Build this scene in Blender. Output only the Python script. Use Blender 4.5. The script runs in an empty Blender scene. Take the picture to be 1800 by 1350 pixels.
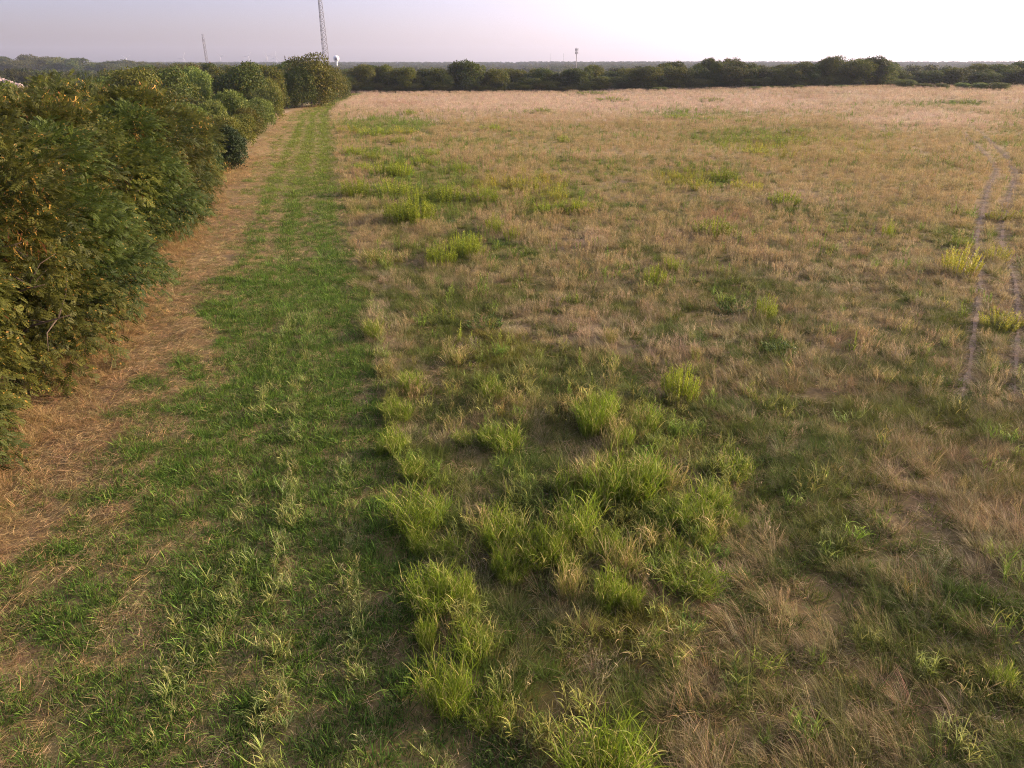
import bpy, math
import numpy as np
R = math.radians
scene = bpy.context.scene
COL = scene.collection

# ------------------------------------------------------------------ camera, sky, sun, exposure
CAM_H, PITCH, FPX = 8.0, 24.44, 1239.0          # a drone eight metres up; focal length in pixels of an 1800-wide frame
cam_d = bpy.data.cameras.new('camera')
cam_d.sensor_width = 36.0
cam_d.lens = FPX / 1800 * 36
cam_d.clip_start, cam_d.clip_end = 0.1, 20000
cam = bpy.data.objects.new('camera', cam_d)
COL.objects.link(cam)
cam.location = (0, 0, CAM_H)
cam.rotation_euler = (R(90 - PITCH), 0, 0)
scene.camera = cam

SUN_EL, SUN_AZ = 17.0, 76.0                      # degrees; azimuth clockwise from +Y (view direction)
sun_dir = (math.sin(R(SUN_AZ)) * math.cos(R(SUN_EL)), math.cos(R(SUN_AZ)) * math.cos(R(SUN_EL)), math.sin(R(SUN_EL)))
world = bpy.data.worlds.new('World')
scene.world = world
world.use_nodes = True
wt = world.node_tree
wt.nodes.clear()
w_out = wt.nodes.new('ShaderNodeOutputWorld')
w_bg = wt.nodes.new('ShaderNodeBackground')
w_sky = wt.nodes.new('ShaderNodeTexSky')
w_sky.sky_type = 'NISHITA'
w_sky.sun_disc = False
w_sky.sun_elevation = R(SUN_EL)
w_sky.sun_rotation = R(SUN_AZ)
w_sky.altitude = 200
w_sky.air_density = 1.0
w_sky.dust_density = 2.0
w_sky.ozone_density = 2.5
# evening haze: desaturate the clear-sky colour towards lavender
w_tint = wt.nodes.new('ShaderNodeMix')
w_tint.data_type = 'RGBA'
w_tint.blend_type = 'MULTIPLY'
w_tint.inputs[0].default_value = 1.0
w_tint.inputs[7].default_value = (1.0, 0.795, 1.07, 1)
wt.links.new(w_sky.outputs[0], w_tint.inputs[6])
# broad bright aureole of the hazy air around the sun
w_geo = wt.nodes.new('ShaderNodeNewGeometry')
w_dot = wt.nodes.new('ShaderNodeVectorMath')
w_dot.operation = 'DOT_PRODUCT'
w_dot.inputs[1].default_value = tuple(-v for v in sun_dir)
wt.links.new(w_geo.outputs['Incoming'], w_dot.inputs[0])
w_half = wt.nodes.new('ShaderNodeMath'); w_half.operation = 'MULTIPLY_ADD'; w_half.use_clamp = True
w_half.inputs[1].default_value = 0.5; w_half.inputs[2].default_value = 0.5
wt.links.new(w_dot.outputs['Value'], w_half.inputs[0])
w_pow = wt.nodes.new('ShaderNodeMath'); w_pow.operation = 'POWER'; w_pow.inputs[1].default_value = 2.7
wt.links.new(w_half.outputs[0], w_pow.inputs[0])
w_glow = wt.nodes.new('ShaderNodeVectorMath'); w_glow.operation = 'SCALE'
w_glow.inputs[0].default_value = (11.2, 9.8, 10.6)
wt.links.new(w_pow.outputs[0], w_glow.inputs[3])
w_add = wt.nodes.new('ShaderNodeVectorMath'); w_add.operation = 'ADD'
wt.links.new(w_tint.outputs[2], w_add.inputs[0])
wt.links.new(w_glow.outputs[0], w_add.inputs[1])
wt.links.new(w_add.outputs[0], w_bg.inputs[0])
w_bg.inputs[1].default_value = 0.085
wt.links.new(w_bg.outputs[0], w_out.inputs[0])

sun_l = bpy.data.lights.new('sun', 'SUN')
sun_l.energy = 5.0
sun_l.angle = R(1.2)
sun_l.color = (1.0, 0.74, 0.45)
sun = bpy.data.objects.new('sun', sun_l)
COL.objects.link(sun)
sun.location = (60, 10, 60)
sun.rotation_euler = (R(90 - SUN_EL), 0, R(180 - SUN_AZ))

scene.view_settings.view_transform = 'Standard'
scene.view_settings.look = 'None'
scene.view_settings.gamma = 1.0
scene.view_settings.use_curve_mapping = False
scene.view_settings.exposure = 1.0
scene.cycles.max_bounces = 4
scene.cycles.diffuse_bounces = 1
scene.cycles.transmission_bounces = 2
scene.cycles.transparent_max_bounces = 4
scene.cycles.volume_bounces = 0
scene.cycles.use_denoising = True
scene.cycles.denoising_prefilter = 'NONE'      # keep the fine blades crisp
scene.cycles.denoising_input_passes = 'RGB_ALBEDO_NORMAL'
scene.cycles.filter_width = 1.05

# ------------------------------------------------------------------ helpers
rng = np.random.default_rng(7)

def sm(a, b, x):
    t = np.clip((np.asarray(x, float) - a) / (b - a), 0, 1)
    return t * t * (3 - 2 * t)

def _h(ix, iy, s):
    n = (ix.astype(np.int64) * 374761393 + iy.astype(np.int64) * 668265263 + s * 974711) & 0xFFFFFFFF
    n = ((n ^ (n >> 13)) * 1274126177) & 0xFFFFFFFF
    return ((n ^ (n >> 16)) & 0xFFFF) / 65535.0

def noise(x, y, s=0):
    x, y = np.asarray(x, float), np.asarray(y, float)
    ix, iy = np.floor(x), np.floor(y)
    fx, fy = x - ix, y - iy
    fx, fy = fx * fx * (3 - 2 * fx), fy * fy * (3 - 2 * fy)
    a, b = _h(ix, iy, s), _h(ix + 1, iy, s)
    c, d = _h(ix, iy + 1, s), _h(ix + 1, iy + 1, s)
    return (a * (1 - fx) + b * fx) * (1 - fy) + (c * (1 - fx) + d * fx) * fy

def fbm(x, y, s=0, o=3):
    v, amp, tot = 0, 1.0, 0
    for k in range(o):
        v = v + amp * noise(np.asarray(x) * 2.03 ** k + 17.3 * k, np.asarray(y) * 2.03 ** k - 9.1 * k, s + k)
        tot += amp
        amp *= 0.5
    return v / tot

def ground_h(x, y):
    x, y = np.asarray(x, float), np.asarray(y, float)
    near = 1 - sm(40, 90, np.hypot(x, y))
    z = 0.16 * (fbm(x / 2.6, y / 2.6, 3, 2) - 0.5) * near
    z = z + 0.35 * (fbm(x / 45, y / 45, 5, 2) - 0.5) * sm(60, 140, y)
    z = z + 1.5 * sm(10, 110, x) * sm(110, 240, y)
    z = z - 9.0 * sm(300, 620, y) + 12.0 * sm(900, 3000, y)
    return z

def gp(px, py, it=6):
    """Point of the ground seen at a pixel of the photograph (1800 x 1350)."""
    p = R(PITCH)
    dx, dv = (px - 900) / FPX, (675 - py) / FPX
    dy, dz = math.cos(p) + dv * math.sin(p), -math.sin(p) + dv * math.cos(p)
    t = np.geomspace(4, 3500, 6000)
    below = (CAM_H + dz * t) - ground_h(dx * t, dy * t) < 0
    t = float(t[np.argmax(below)]) if below.any() else 3500.0
    z = float(ground_h(dx * t, dy * t))
    return dx * t, dy * t, z

def px_at(px, dist):
    """x of a thing that stands at forward distance dist in picture column px."""
    return (px - 900) / FPX * dist * math.cos(R(PITCH))

def mk_mesh(name, V, Q, attrs=None, cols=None, smooth=False, mat=None, mats=None, mi=None):
    V = np.asarray(V, np.float32)
    Q = np.asarray(Q, np.int32)
    k = Q.shape[1]
    me = bpy.data.meshes.new(name)
    me.vertices.add(len(V))
    me.vertices.foreach_set('co', V.ravel())
    me.loops.add(Q.size)
    me.loops.foreach_set('vertex_index', Q.ravel())
    me.polygons.add(len(Q))
    me.polygons.foreach_set('loop_start', np.arange(0, Q.size, k, dtype=np.int32))
    me.polygons.foreach_set('loop_total', np.full(len(Q), k, np.int32))
    if smooth:
        me.polygons.foreach_set('use_smooth', np.ones(len(Q), bool))
    for n, a in (attrs or {}).items():
        at = me.attributes.new(n, 'FLOAT', 'POINT')
        at.data.foreach_set('value', np.asarray(a, np.float32))
    for n, a in (cols or {}).items():
        at = me.attributes.new(n, 'FLOAT_COLOR', 'POINT')
        c = np.ones((len(V), 4), np.float32)
        c[:, :3] = a
        at.data.foreach_set('color', c.ravel())
    for m in (mats or ([mat] if mat else [])):
        me.materials.append(m)
    if mi is not None:
        me.polygons.foreach_set('material_index', np.asarray(mi, np.int32))
    me.update()
    return me

def obj(name, data, parent=None, loc=(0, 0, 0), rz=0.0, sc=1.0):
    o = bpy.data.objects.new(name, data)
    COL.objects.link(o)
    o.location = loc
    o.rotation_euler = (0, 0, rz)
    o.scale = (sc, sc, sc) if not hasattr(sc, '__len__') else sc
    if parent:
        o.parent = parent
    return o

def tag(o, label=None, cat=None, group=None, kind=None):
    if label: o['label'] = label
    if cat: o['category'] = cat
    if group: o['group'] = group
    if kind: o['kind'] = kind
    return o

def merge(parts):
    """parts: list of (V, Q, {attr}) -> one."""
    Vs, Qs, A, off = [], [], {}, 0
    for V, Q, a in parts:
        Vs.append(V)
        Qs.append(Q + off)
        for k, v in a.items():
            A.setdefault(k, []).append(v)
        off += len(V)
    return np.concatenate(Vs), np.concatenate(Qs), {k: np.concatenate(v) for k, v in A.items()}

def blades(base, az, tilt, bend, length, width, seg=4, r=rng, twist=0.5, tip=0.12, power=1.4, belly=0.0):
    """curved tapering blades: base (n,3), azimuth, start tilt from vertical, bend added along the blade."""
    n = len(base)
    az, tilt, bend, length, width = [np.broadcast_to(np.asarray(v, float), (n,)) for v in (az, tilt, bend, length, width)]
    P = np.array(base, float)
    tw = r.uniform(-twist, twist, n)
    rnd = r.random(n)
    V = np.zeros((n, seg + 1, 2, 3))
    T = np.zeros((n, seg + 1, 2))
    ca, sa = np.cos(az), np.sin(az)
    for k in range(seg + 1):
        s = k / seg
        th = tilt + bend * s ** power
        d = np.stack([np.sin(th) * ca, np.sin(th) * sa, np.cos(th)], 1)
        side = np.stack([-sa, ca, 0 * sa], 1)
        nrm = np.cross(d, side)
        side = side * np.cos(tw)[:, None] + nrm * np.sin(tw)[:, None]
        w = width * (1 - (1 - tip) * s ** 2.2) * (1 - belly * (1 - min(1, s * 4)))
        V[:, k, 0] = P - side * w[:, None] * 0.5
        V[:, k, 1] = P + side * w[:, None] * 0.5
        T[:, k] = s
        P = P + d * (length / seg)[:, None]
    i = np.arange(n)[:, None] * (seg + 1) * 2 + np.arange(seg)[None, :] * 2
    Q = np.stack([i, i + 1, i + 3, i + 2], -1).reshape(-1, 4)
    rv = np.repeat(rnd, (seg + 1) * 2)
    return V.reshape(-1, 3), Q, dict(tip=T.ravel(), rnd=rv)

def diamonds(c, d, side, L, W, r=rng, cup=0.0):
    """flat leaf quads: base at c, along d, width along side."""
    n = len(c)
    L = np.broadcast_to(np.asarray(L, float), (n,))[:, None]
    W = np.broadcast_to(np.asarray(W, float), (n,))[:, None]
    nr = np.cross(d, side)
    V = np.stack([c, c + d * L * 0.5 + side * W * 0.5 + nr * cup * W, c + d * L, c + d * L * 0.5 - side * W * 0.5 + nr * cup * W], 1)
    Q = (np.arange(n)[:, None] * 4 + np.arange(4)[None]).astype(int)
    rv = np.repeat(r.random(n), 4)
    return V.reshape(-1, 3), Q, dict(tip=np.tile([0, .5, 1, .5], n), rnd=rv)

def tube(pts, rad, sides=6):
    pts = np.asarray(pts, float)
    rad = np.broadcast_to(np.asarray(rad, float), (len(pts),))
    V = []
    for i, p in enumerate(pts):
        d = pts[min(i + 1, len(pts) - 1)] - pts[max(i - 1, 0)]
        d = d / (np.linalg.norm(d) + 1e-9)
        a = np.array([1, 0, 0]) if abs(d[2]) > 0.8 else np.array([0, 0, 1.0])
        u = np.cross(d, a); u /= np.linalg.norm(u)
        v = np.cross(d, u)
        ang = np.arange(sides) / sides * 2 * math.pi
        V.append(p + rad[i] * (np.cos(ang)[:, None] * u + np.sin(ang)[:, None] * v))
    V = np.concatenate(V)
    Q = [(i * sides + k, i * sides + (k + 1) % sides, (i + 1) * sides + (k + 1) % sides, (i + 1) * sides + k)
         for i in range(len(pts) - 1) for k in range(sides)]
    e = (len(pts) - 1) * sides
    if sides == 4:
        Q += [(3, 2, 1, 0), (e, e + 1, e + 2, e + 3)]
    elif sides == 6:
        Q += [(0, 3, 2, 1), (0, 5, 4, 3), (e, e + 1, e + 2, e + 3), (e, e + 3, e + 4, e + 5)]
    return V, np.array(Q), dict(rnd=np.full(len(V), .5), tip=np.full(len(V), .5))

def unit(v):
    return v / (np.linalg.norm(v, axis=-1, keepdims=True) + 1e-9)

def rand_dirs(n, r):
    return unit(r.normal(size=(n, 3)))

def place(T, pos, rot, sc):
    """stamp template (V,Q,A) at many transforms: rot (n,3,3), sc (n,)."""
    V, Q, A = T
    n = len(pos)
    W = np.einsum('nij,vj->nvi', rot, V) * np.asarray(sc)[:, None, None] + pos[:, None, :]
    QQ = (Q[None] + np.arange(n)[:, None, None] * len(V)).reshape(-1, Q.shape[1])
    return W.reshape(-1, 3), QQ, {k: np.tile(v, n) for k, v in A.items()}

def frame(d, r, roll=0.6):
    """matrices whose x axis is d and whose z axis is roughly up, with some roll."""
    up = np.array([0, 0, 1.0]) + r.normal(size=d.shape) * roll * 0.5
    y = unit(np.cross(up, d))
    z = np.cross(d, y)
    return np.stack([d, y, z], -1)

# ------------------------------------------------------------------ materials
def new_mat(name):
    m = bpy.data.materials.new(name)
    m.use_nodes = True
    nt = m.node_tree
    nt.nodes.clear()
    out = nt.nodes.new('ShaderNodeOutputMaterial')
    return m, nt, out

def leaf_shader(nt, out, color, transl=0.35, rough=0.6, spec=0.25):
    p = nt.nodes.new('ShaderNodeBsdfPrincipled')
    p.inputs['Roughness'].default_value = rough
    p.inputs['Specular IOR Level'].default_value = spec
    t = nt.nodes.new('ShaderNodeBsdfTranslucent')
    mx = nt.nodes.new('ShaderNodeMixShader')
    mx.inputs[0].default_value = transl
    nt.links.new(color, p.inputs['Base Color'])
    nt.links.new(color, t.inputs['Color'])
    nt.links.new(p.outputs[0], mx.inputs[1])
    nt.links.new(t.outputs[0], mx.inputs[2])
    nt.links.new(mx.outputs[0], out.inputs[0])

def attr(nt, name, typ='GEOMETRY'):
    a = nt.nodes.new('ShaderNodeAttribute')
    a.attribute_name = name
    a.attribute_type = typ
    return a

def math_n(nt, op, a, b=None, c=None):
    n = nt.nodes.new('ShaderNodeMath')
    n.operation = op
    for i, v in enumerate((a, b, c)):
        if v is None: continue
        if isinstance(v, (int, float)): n.inputs[i].default_value = v
        else: nt.links.new(v, n.inputs[i])
    return n.outputs[0]

def mix_c(nt, f, a, b, mode='MIX'):
    n = nt.nodes.new('ShaderNodeMix')
    n.data_type = 'RGBA'
    n.blend_type = mode
    for s, v in ((n.inputs[0], f), (n.inputs[6], a), (n.inputs[7], b)):
        if isinstance(v, (int, float)): s.default_value = v
        elif isinstance(v, tuple): s.default_value = (*v[:3], 1)
        else: nt.links.new(v, s)
    return n.outputs[2]

def map_r(nt, v, lo, hi):
    n = nt.nodes.new('ShaderNodeMapRange')
    nt.links.new(v, n.inputs[0])
    n.inputs[3].default_value, n.inputs[4].default_value = lo, hi
    return n.outputs[0]

def noise_n(nt, scale, detail=3, rough=0.55, vec=None):
    n = nt.nodes.new('ShaderNodeTexNoise')
    n.inputs['Scale'].default_value = scale
    n.inputs['Detail'].default_value = detail
    n.inputs['Roughness'].default_value = rough
    if vec is None:
        g = nt.nodes.new('ShaderNodeNewGeometry')
        vec = g.outputs['Position']
    nt.links.new(vec, n.inputs['Vector'])
    return n.outputs['Fac']

def bright(nt, col, fac):
    n = nt.nodes.new('ShaderNodeVectorMath')
    n.operation = 'SCALE'
    nt.links.new(col, n.inputs[0])
    nt.links.new(fac, n.inputs[3])
    return n.outputs[0]

# blades of the scattered grasses: two colours come with each tuft, mixed blade by blade
def scatter_mat():
    m, nt, out = new_mat('grass_blades')
    ca, cb = attr(nt, 'ca', 'INSTANCER'), attr(nt, 'cb', 'INSTANCER')
    t, r = attr(nt, 'tip'), attr(nt, 'rnd')
    f = math_n(nt, 'MULTIPLY_ADD', r.outputs['Fac'], 1.3, -0.65)
    f = math_n(nt, 'ADD', f, t.outputs['Fac'])
    n = nt.nodes.new('ShaderNodeMapRange'); n.interpolation_type = 'SMOOTHSTEP'
    nt.links.new(f, n.inputs[0]); n.inputs[1].default_value = 0.15; n.inputs[2].default_value = 0.95
    col = mix_c(nt, n.outputs[0], ca.outputs['Color'], cb.outputs['Color'])
    r2 = math_n(nt, 'FRACT', math_n(nt, 'MULTIPLY', r.outputs['Fac'], 7.31))
    col = bright(nt, col, map_r(nt, r2, 0.5, 1.5))  # wide random blade brightness; paints highlights and dark gaps into the colour
    leaf_shader(nt, out, col, 0.36, 0.55, 0.18)
    return m

# plants that are things: two colours fixed in the material, varied per leaf and per plant
def plant_mat(name, c1, c2, c3=None, transl=0.38, var=0.4, f3=0.17, spec=0.2):
    m, nt, out = new_mat(name)
    t, r = attr(nt, 'tip'), attr(nt, 'rnd')
    oi = nt.nodes.new('ShaderNodeObjectInfo')
    f = math_n(nt, 'MULTIPLY_ADD', t.outputs['Fac'], 0.35, r.outputs['Fac'])
    f = math_n(nt, 'MULTIPLY', f, 0.8)
    col = mix_c(nt, f, c1, c2)
    if c3:
        r3 = math_n(nt, 'FRACT', math_n(nt, 'MULTIPLY', r.outputs['Fac'], 13.7))
        col = mix_c(nt, math_n(nt, 'LESS_THAN', r3, f3), col, c3)
    r2 = math_n(nt, 'FRACT', math_n(nt, 'MULTIPLY', r.outputs['Fac'], 7.31))
    b = math_n(nt, 'MULTIPLY', map_r(nt, r2, 1 - var, 1 + var), map_r(nt, oi.outputs['Random'], 0.85, 1.18))
    leaf_shader(nt, out, bright(nt, col, b), transl, 0.5, spec)
    return m

# tree leaves: clump attribute paints sunlit and shaded sprays into the leaf colour
def tree_mat(name, c1, c2, c3, transl=0.3, f3=0.08, obv=0.22):
    m, nt, out = new_mat(name)
    r, k = attr(nt, 'rnd'), attr(nt, 'clump')
    oi = nt.nodes.new('ShaderNodeObjectInfo')
    f = math_n(nt, 'MULTIPLY_ADD', r.outputs['Fac'], 0.35, math_n(nt, 'MULTIPLY', k.outputs['Fac'], 0.8))
    col = mix_c(nt, f, c1, c2)
    r3 = math_n(nt, 'FRACT', math_n(nt, 'MULTIPLY', r.outputs['Fac'], 13.7))
    k3 = math_n(nt, 'FRACT', math_n(nt, 'MULTIPLY', k.outputs['Fac'], 5.3))
    col = mix_c(nt, math_n(nt, 'LESS_THAN', math_n(nt, 'MULTIPLY', r3, map_r(nt, k3, 0.4, 2.0)), f3), col, c3)
    hs = nt.nodes.new('ShaderNodeHueSaturation')
    nt.links.new(map_r(nt, oi.outputs['Random'], 0.485, 0.515), hs.inputs['Hue'])
    nt.links.new(map_r(nt, oi.outputs['Random'], 1 - obv, 1 + obv), hs.inputs['Value'])
    nt.links.new(col, hs.inputs['Color'])
    leaf_shader(nt, out, hs.outputs[0], transl, 0.55, 0.2)
    return m

def solid_mat(name, c, rough=0.7, metal=0.0, nscale=0, namp=0.3, spec=0.3):
    m, nt, out = new_mat(name)
    p = nt.nodes.new('ShaderNodeBsdfPrincipled')
    p.inputs['Roughness'].default_value = rough
    p.inputs['Metallic'].default_value = metal
    p.inputs['Specular IOR Level'].default_value = spec
    if nscale:
        tc = nt.nodes.new('ShaderNodeTexCoord')
        f = noise_n(nt, nscale, 4, 0.6, tc.outputs['Object'])
        col = mix_c(nt, f, tuple(v * (1 - namp) for v in c), tuple(v * (1 + namp) for v in c))
        nt.links.new(col, p.inputs['Base Color'])
    else:
        p.inputs['Base Color'].default_value = (*c, 1)
    nt.links.new(p.outputs[0], out.inputs[0])
    return m

def ground_mat(name):
    m, nt, out = new_mat(name)
    g = attr(nt, 'gcol')
    n1, n2, n3 = noise_n(nt, 0.9, 4), noise_n(nt, 9.0, 4, 0.65), noise_n(nt, 70.0, 2)
    b = math_n(nt, 'MULTIPLY', map_r(nt, n1, 0.75, 1.25), map_r(nt, n2, 0.55, 1.45))
    b = math_n(nt, 'MULTIPLY', b, map_r(nt, n3, 0.7, 1.3))
    p = nt.nodes.new('ShaderNodeBsdfPrincipled')
    p.inputs['Roughness'].default_value = 0.95
    p.inputs['Specular IOR Level'].default_value = 0.1
    nt.links.new(bright(nt, g.outputs['Color'], b), p.inputs['Base Color'])
    bu = nt.nodes.new('ShaderNodeBump')
    bu.inputs['Strength'].default_value = 0.6
    bu.inputs['Distance'].default_value = 0.04
    nt.links.new(n2, bu.inputs['Height'])
    nt.links.new(bu.outputs[0], p.inputs['Normal'])
    nt.links.new(p.outputs[0], out.inputs[0])
    return m

M = dict(
    scatter=scatter_mat(),
    ground=ground_mat('meadow_soil'),
    bark=solid_mat('bark', (0.10, 0.075, 0.055), 0.9, 0, 9, 0.4, 0.1),
    bare=solid_mat('bare_bark', (0.24, 0.19, 0.16), 0.9, 0, 9, 0.3, 0.1),
    steel=solid_mat('galvanised_steel', (0.19, 0.19, 0.21), 0.5, 0.3, 0.5, 0.2),
    pale=solid_mat('pale_grey_paint', (0.42, 0.42, 0.45), 0.5),
    white=solid_mat('white_paint', (0.8, 0.8, 0.8), 0.45, 0, 0.3, 0.05),
    dark=solid_mat('dark_paint', (0.10, 0.07, 0.09), 0.6),
    red=solid_mat('red_paint', (0.16, 0.06, 0.06), 0.6),
    stone=solid_mat('rubble_stone', (0.26, 0.21, 0.20), 0.9, 0, 0.8, 0.5),
    johnson=plant_mat('tall_grass_leaf', (0.105, 0.185, 0.015), (0.25, 0.32, 0.03), (0.46, 0.42, 0.14), 0.42, spec=.15),
    johnson_dry=plant_mat('tall_grass_leaf_yellowing', (0.15, 0.19, 0.03), (0.34, 0.32, 0.08), (0.50, 0.38, 0.17), 0.4, f3=0.3),
    goldenrod=plant_mat('weed_leaf', (0.14, 0.20, 0.016), (0.30, 0.36, 0.035), (0.38, 0.40, 0.05), 0.42, spec=.15),
    goldenrod_y=plant_mat('weed_leaf_yellow', (0.22, 0.26, 0.03), (0.42, 0.42, 0.06), (0.50, 0.42, 0.05), 0.4, f3=0.3),
    bush=plant_mat('low_bush_leaf', (0.055, 0.115, 0.018), (0.12, 0.20, 0.03), (0.2, 0.25, 0.05), 0.35),
    locust=tree_mat('locust_leaf', (0.018, 0.036, 0.006), (0.138, 0.145, 0.024), (0.36, 0.22, 0.04), 0.36, 0.025, 0.2),
    locust_green=tree_mat('locust_leaf_green', (0.016, 0.036, 0.006), (0.092, 0.125, 0.020), (0.30, 0.20, 0.04), 0.36, 0.02, 0.2),
    juniper=tree_mat('juniper_leaf', (0.018, 0.040, 0.012), (0.045, 0.075, 0.02), (0.06, 0.07, 0.02), 0.15),
    tree_dark=tree_mat('dark_tree_leaf', (0.028, 0.052, 0.010), (0.105, 0.135, 0.020), (0.15, 0.13, 0.02), 0.28, obv=0.3),
    tree_olive=tree_mat('olive_tree_leaf', (0.038, 0.060, 0.008), (0.16, 0.16, 0.022), (0.22, 0.17, 0.03), 0.32, 0.05),
    tree_light=tree_mat('light_tree_leaf', (0.06, 0.10, 0.018), (0.20, 0.26, 0.05), (0.25, 0.27, 0.06), 0.36),
    tree_far=tree_mat('far_tree_leaf', (0.034, 0.056, 0.010), (0.13, 0.15, 0.024), (0.18, 0.14, 0.03), 0.28, obv=0.38),
    pods=plant_mat('seed_pods', (0.46, 0.27, 0.05), (0.62, 0.40, 0.10), (0.32, 0.13, 0.05), 0.3, f3=0.3),
)

# ------------------------------------------------------------------ the mown strip, the tyre ruts and where things grow
RE_Y = np.array([0, 6.02, 8.1, 11.5, 16.7, 20.9, 27.2, 35.2, 42.7, 60, 97.7, 132, 172, 205, 240.])
RE_X = np.array([1.6, 0.45, -0.55, -1.6, -3.1, -4.3, -5.9, -8.0, -9.9, -14.2, -23.5, -32, -38.8, -42, -45.])
LE_Y = np.array([0, 6, 12.6, 18.2, 21.9, 28.9, 37.9, 56.7, 72, 100, 125, 155.6, 209, 240.])
LE_X = np.array([-9.2, -9.8, -10.9, -12.5, -13.5, -15.4, -17.6, -22.2, -25.6, -32, -38.7, -41.5, -47, -50.])

def wob(y, s):
    return 0.9 * (fbm(np.asarray(y) / 2.3, np.zeros_like(np.asarray(y, float)), s, 2) - 0.5)

def right_edge(y): return np.interp(y, RE_Y, RE_X) + wob(y, 21)
def left_edge(y): return np.interp(y, LE_Y, LE_X) + wob(y, 22)

def strip_u(x, y):
    l, r = left_edge(y), right_edge(y)
    return (x - l) / (r - l)

RUTS = []
for pts in ([(1690, 232), (1735, 275), (1752, 302), (1735, 338), (1722, 390), (1716, 425), (1719, 470), (1724, 510), (1714, 570), (1704, 650), (1690, 700)],
            [(1722, 232), (1768, 275), (1786, 312), (1772, 350), (1764, 390), (1760, 425), (1774, 465), (1786, 505), (1791, 560), (1786, 640), (1783, 700)]):
    w = np.array([gp(*p)[:2] for p in pts])
    s = np.concatenate([[0], np.cumsum(np.hypot(*np.diff(w, axis=0).T))])
    ss = np.linspace(0, s[-1], int(s[-1] / 0.35) + 2)
    RUTS.append(np.stack([np.interp(ss, s, w[:, 0]), np.interp(ss, s, w[:, 1])], 1))

def rut_dist(x, y):
    d = np.full(np.shape(x), 99.0)
    for w in RUTS:
        for i in range(0, len(w)):
            d = np.minimum(d, np.hypot(x - w[i, 0], y - w[i, 1]))
    return d

def patch_fields(boxes):
    out = []
    for (x0, y0, x1, y1, s) in boxes:
        cx, cy = (x0 + x1) / 2, (y0 + y1) / 2
        c = gp(cx, cy); a = gp(x0, cy); b = gp(x1, cy); t = gp(cx, y0); u = gp(cx, y1)
        out.append((c[0], (t[1] + u[1]) / 2, abs(b[0] - a[0]) / 2, abs(t[1] - u[1]) / 2, s, (t[0] - u[0]) / max(1e-3, t[1] - u[1])))
    return out

# pixel boxes of the photograph where green or yellow growth takes over the dry meadow
GREEN = patch_fields([
    (585, 205, 760, 240, 0.9), (600, 255, 760, 300, 0.45), (600, 280, 900, 400, 0.55), (850, 305, 1040, 385, 0.5), (740, 410, 900, 470, 0.5),
    (1140, 285, 1340, 335, 0.5), (1200, 225, 1450, 270, 0.5), (1100, 192, 1330, 210, 0.5), (1540, 175, 1760, 192, 0.35),
    (640, 430, 760, 480, 0.4), (680, 480, 900, 620, 0.35), (780, 590, 980, 720, 0.5), (700, 640, 860, 800, 0.3), (850, 660, 1240, 1010, 0.55),
    (1330, 560, 1420, 640, 0.4), (1240, 480, 1330, 560, 0.35), (1340, 780, 1560, 1000, 0.4), (960, 400, 1080, 470, -0.3),
    (860, 1020, 1040, 1300, 0.55), (1050, 1060, 1240, 1160, 0.3), (1400, 1000, 1700, 1150, 0.3), (1600, 540, 1800, 620, 0.15), (960, 470, 1200, 560, 0.2)])
YELLOW = patch_fields([(820, 300, 1010, 350, 0.9), (1140, 300, 1260, 335, 0.5), (1260, 235, 1600, 290, 0.5), (900, 340, 1050, 400, 0.35), (1480, 300, 1700, 330, 0.25), (1000, 1060, 1240, 1180, 0.4), (780, 570, 960, 660, 0.4)])
PALE = patch_fields([(600, 166, 1500, 200, 0.8), (960, 560, 1230, 620, 0.5), (1000, 410, 1070, 440, 0.7), (860, 560, 950, 600, 0.5), (1180, 590, 1240, 625, 0.5), (1500, 195, 1800, 240, 0.6), (640, 480, 700, 620, 0.5)])
RUST = patch_fields([(1220, 355, 1330, 400, 0.9), (1330, 160, 1480, 185, 0.5), (620, 178, 780, 190, 0.6), (1600, 600, 1720, 680, 0.3), (1500, 470, 1640, 560, 0.3)])
TALL = patch_fields([(860, 840, 1000, 1000, 0.9), (940, 840, 1240, 1010, 0.8), (960, 690, 1080, 780, 0.6), (1040, 740, 1250, 880, 0.65), (1000, 980, 1130, 1070, 0.7),
                     (820, 610, 960, 720, 0.4), (840, 720, 940, 790, 0.5), (1100, 690, 1240, 780, 0.45), (1160, 960, 1270, 1030, 0.7), (1220, 800, 1300, 900, 0.5), (780, 690, 850, 760, 0.4),
                     (1060, 1070, 1230, 1180, 0.35), (635, 430, 740, 480, 0.45), (1380, 1290, 1480, 1350, 0.15)])

BARE = patch_fields([(905, 1195, 1030, 1280, .9), (850, 990, 930, 1080, .7), (770, 770, 880, 860, .6), (990, 1150, 1060, 1210, .6), (1480, 860, 1560, 960, .5), (780, 1300, 880, 1345, .7), (1560, 1300, 1700, 1350, .4)])
def field_of(P, x, y, pw=2):
    v = np.zeros(np.shape(x))
    for (cx, cy, rx, ry, s, k) in P:
        dy = (y - cy) / ry
        dx = (x - cx - k * (y - cy)) / rx
        v = v + s * np.clip(1.25 - (dx * dx + dy * dy) ** (pw / 2) * 1.0, 0, 1)
    return v

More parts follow.
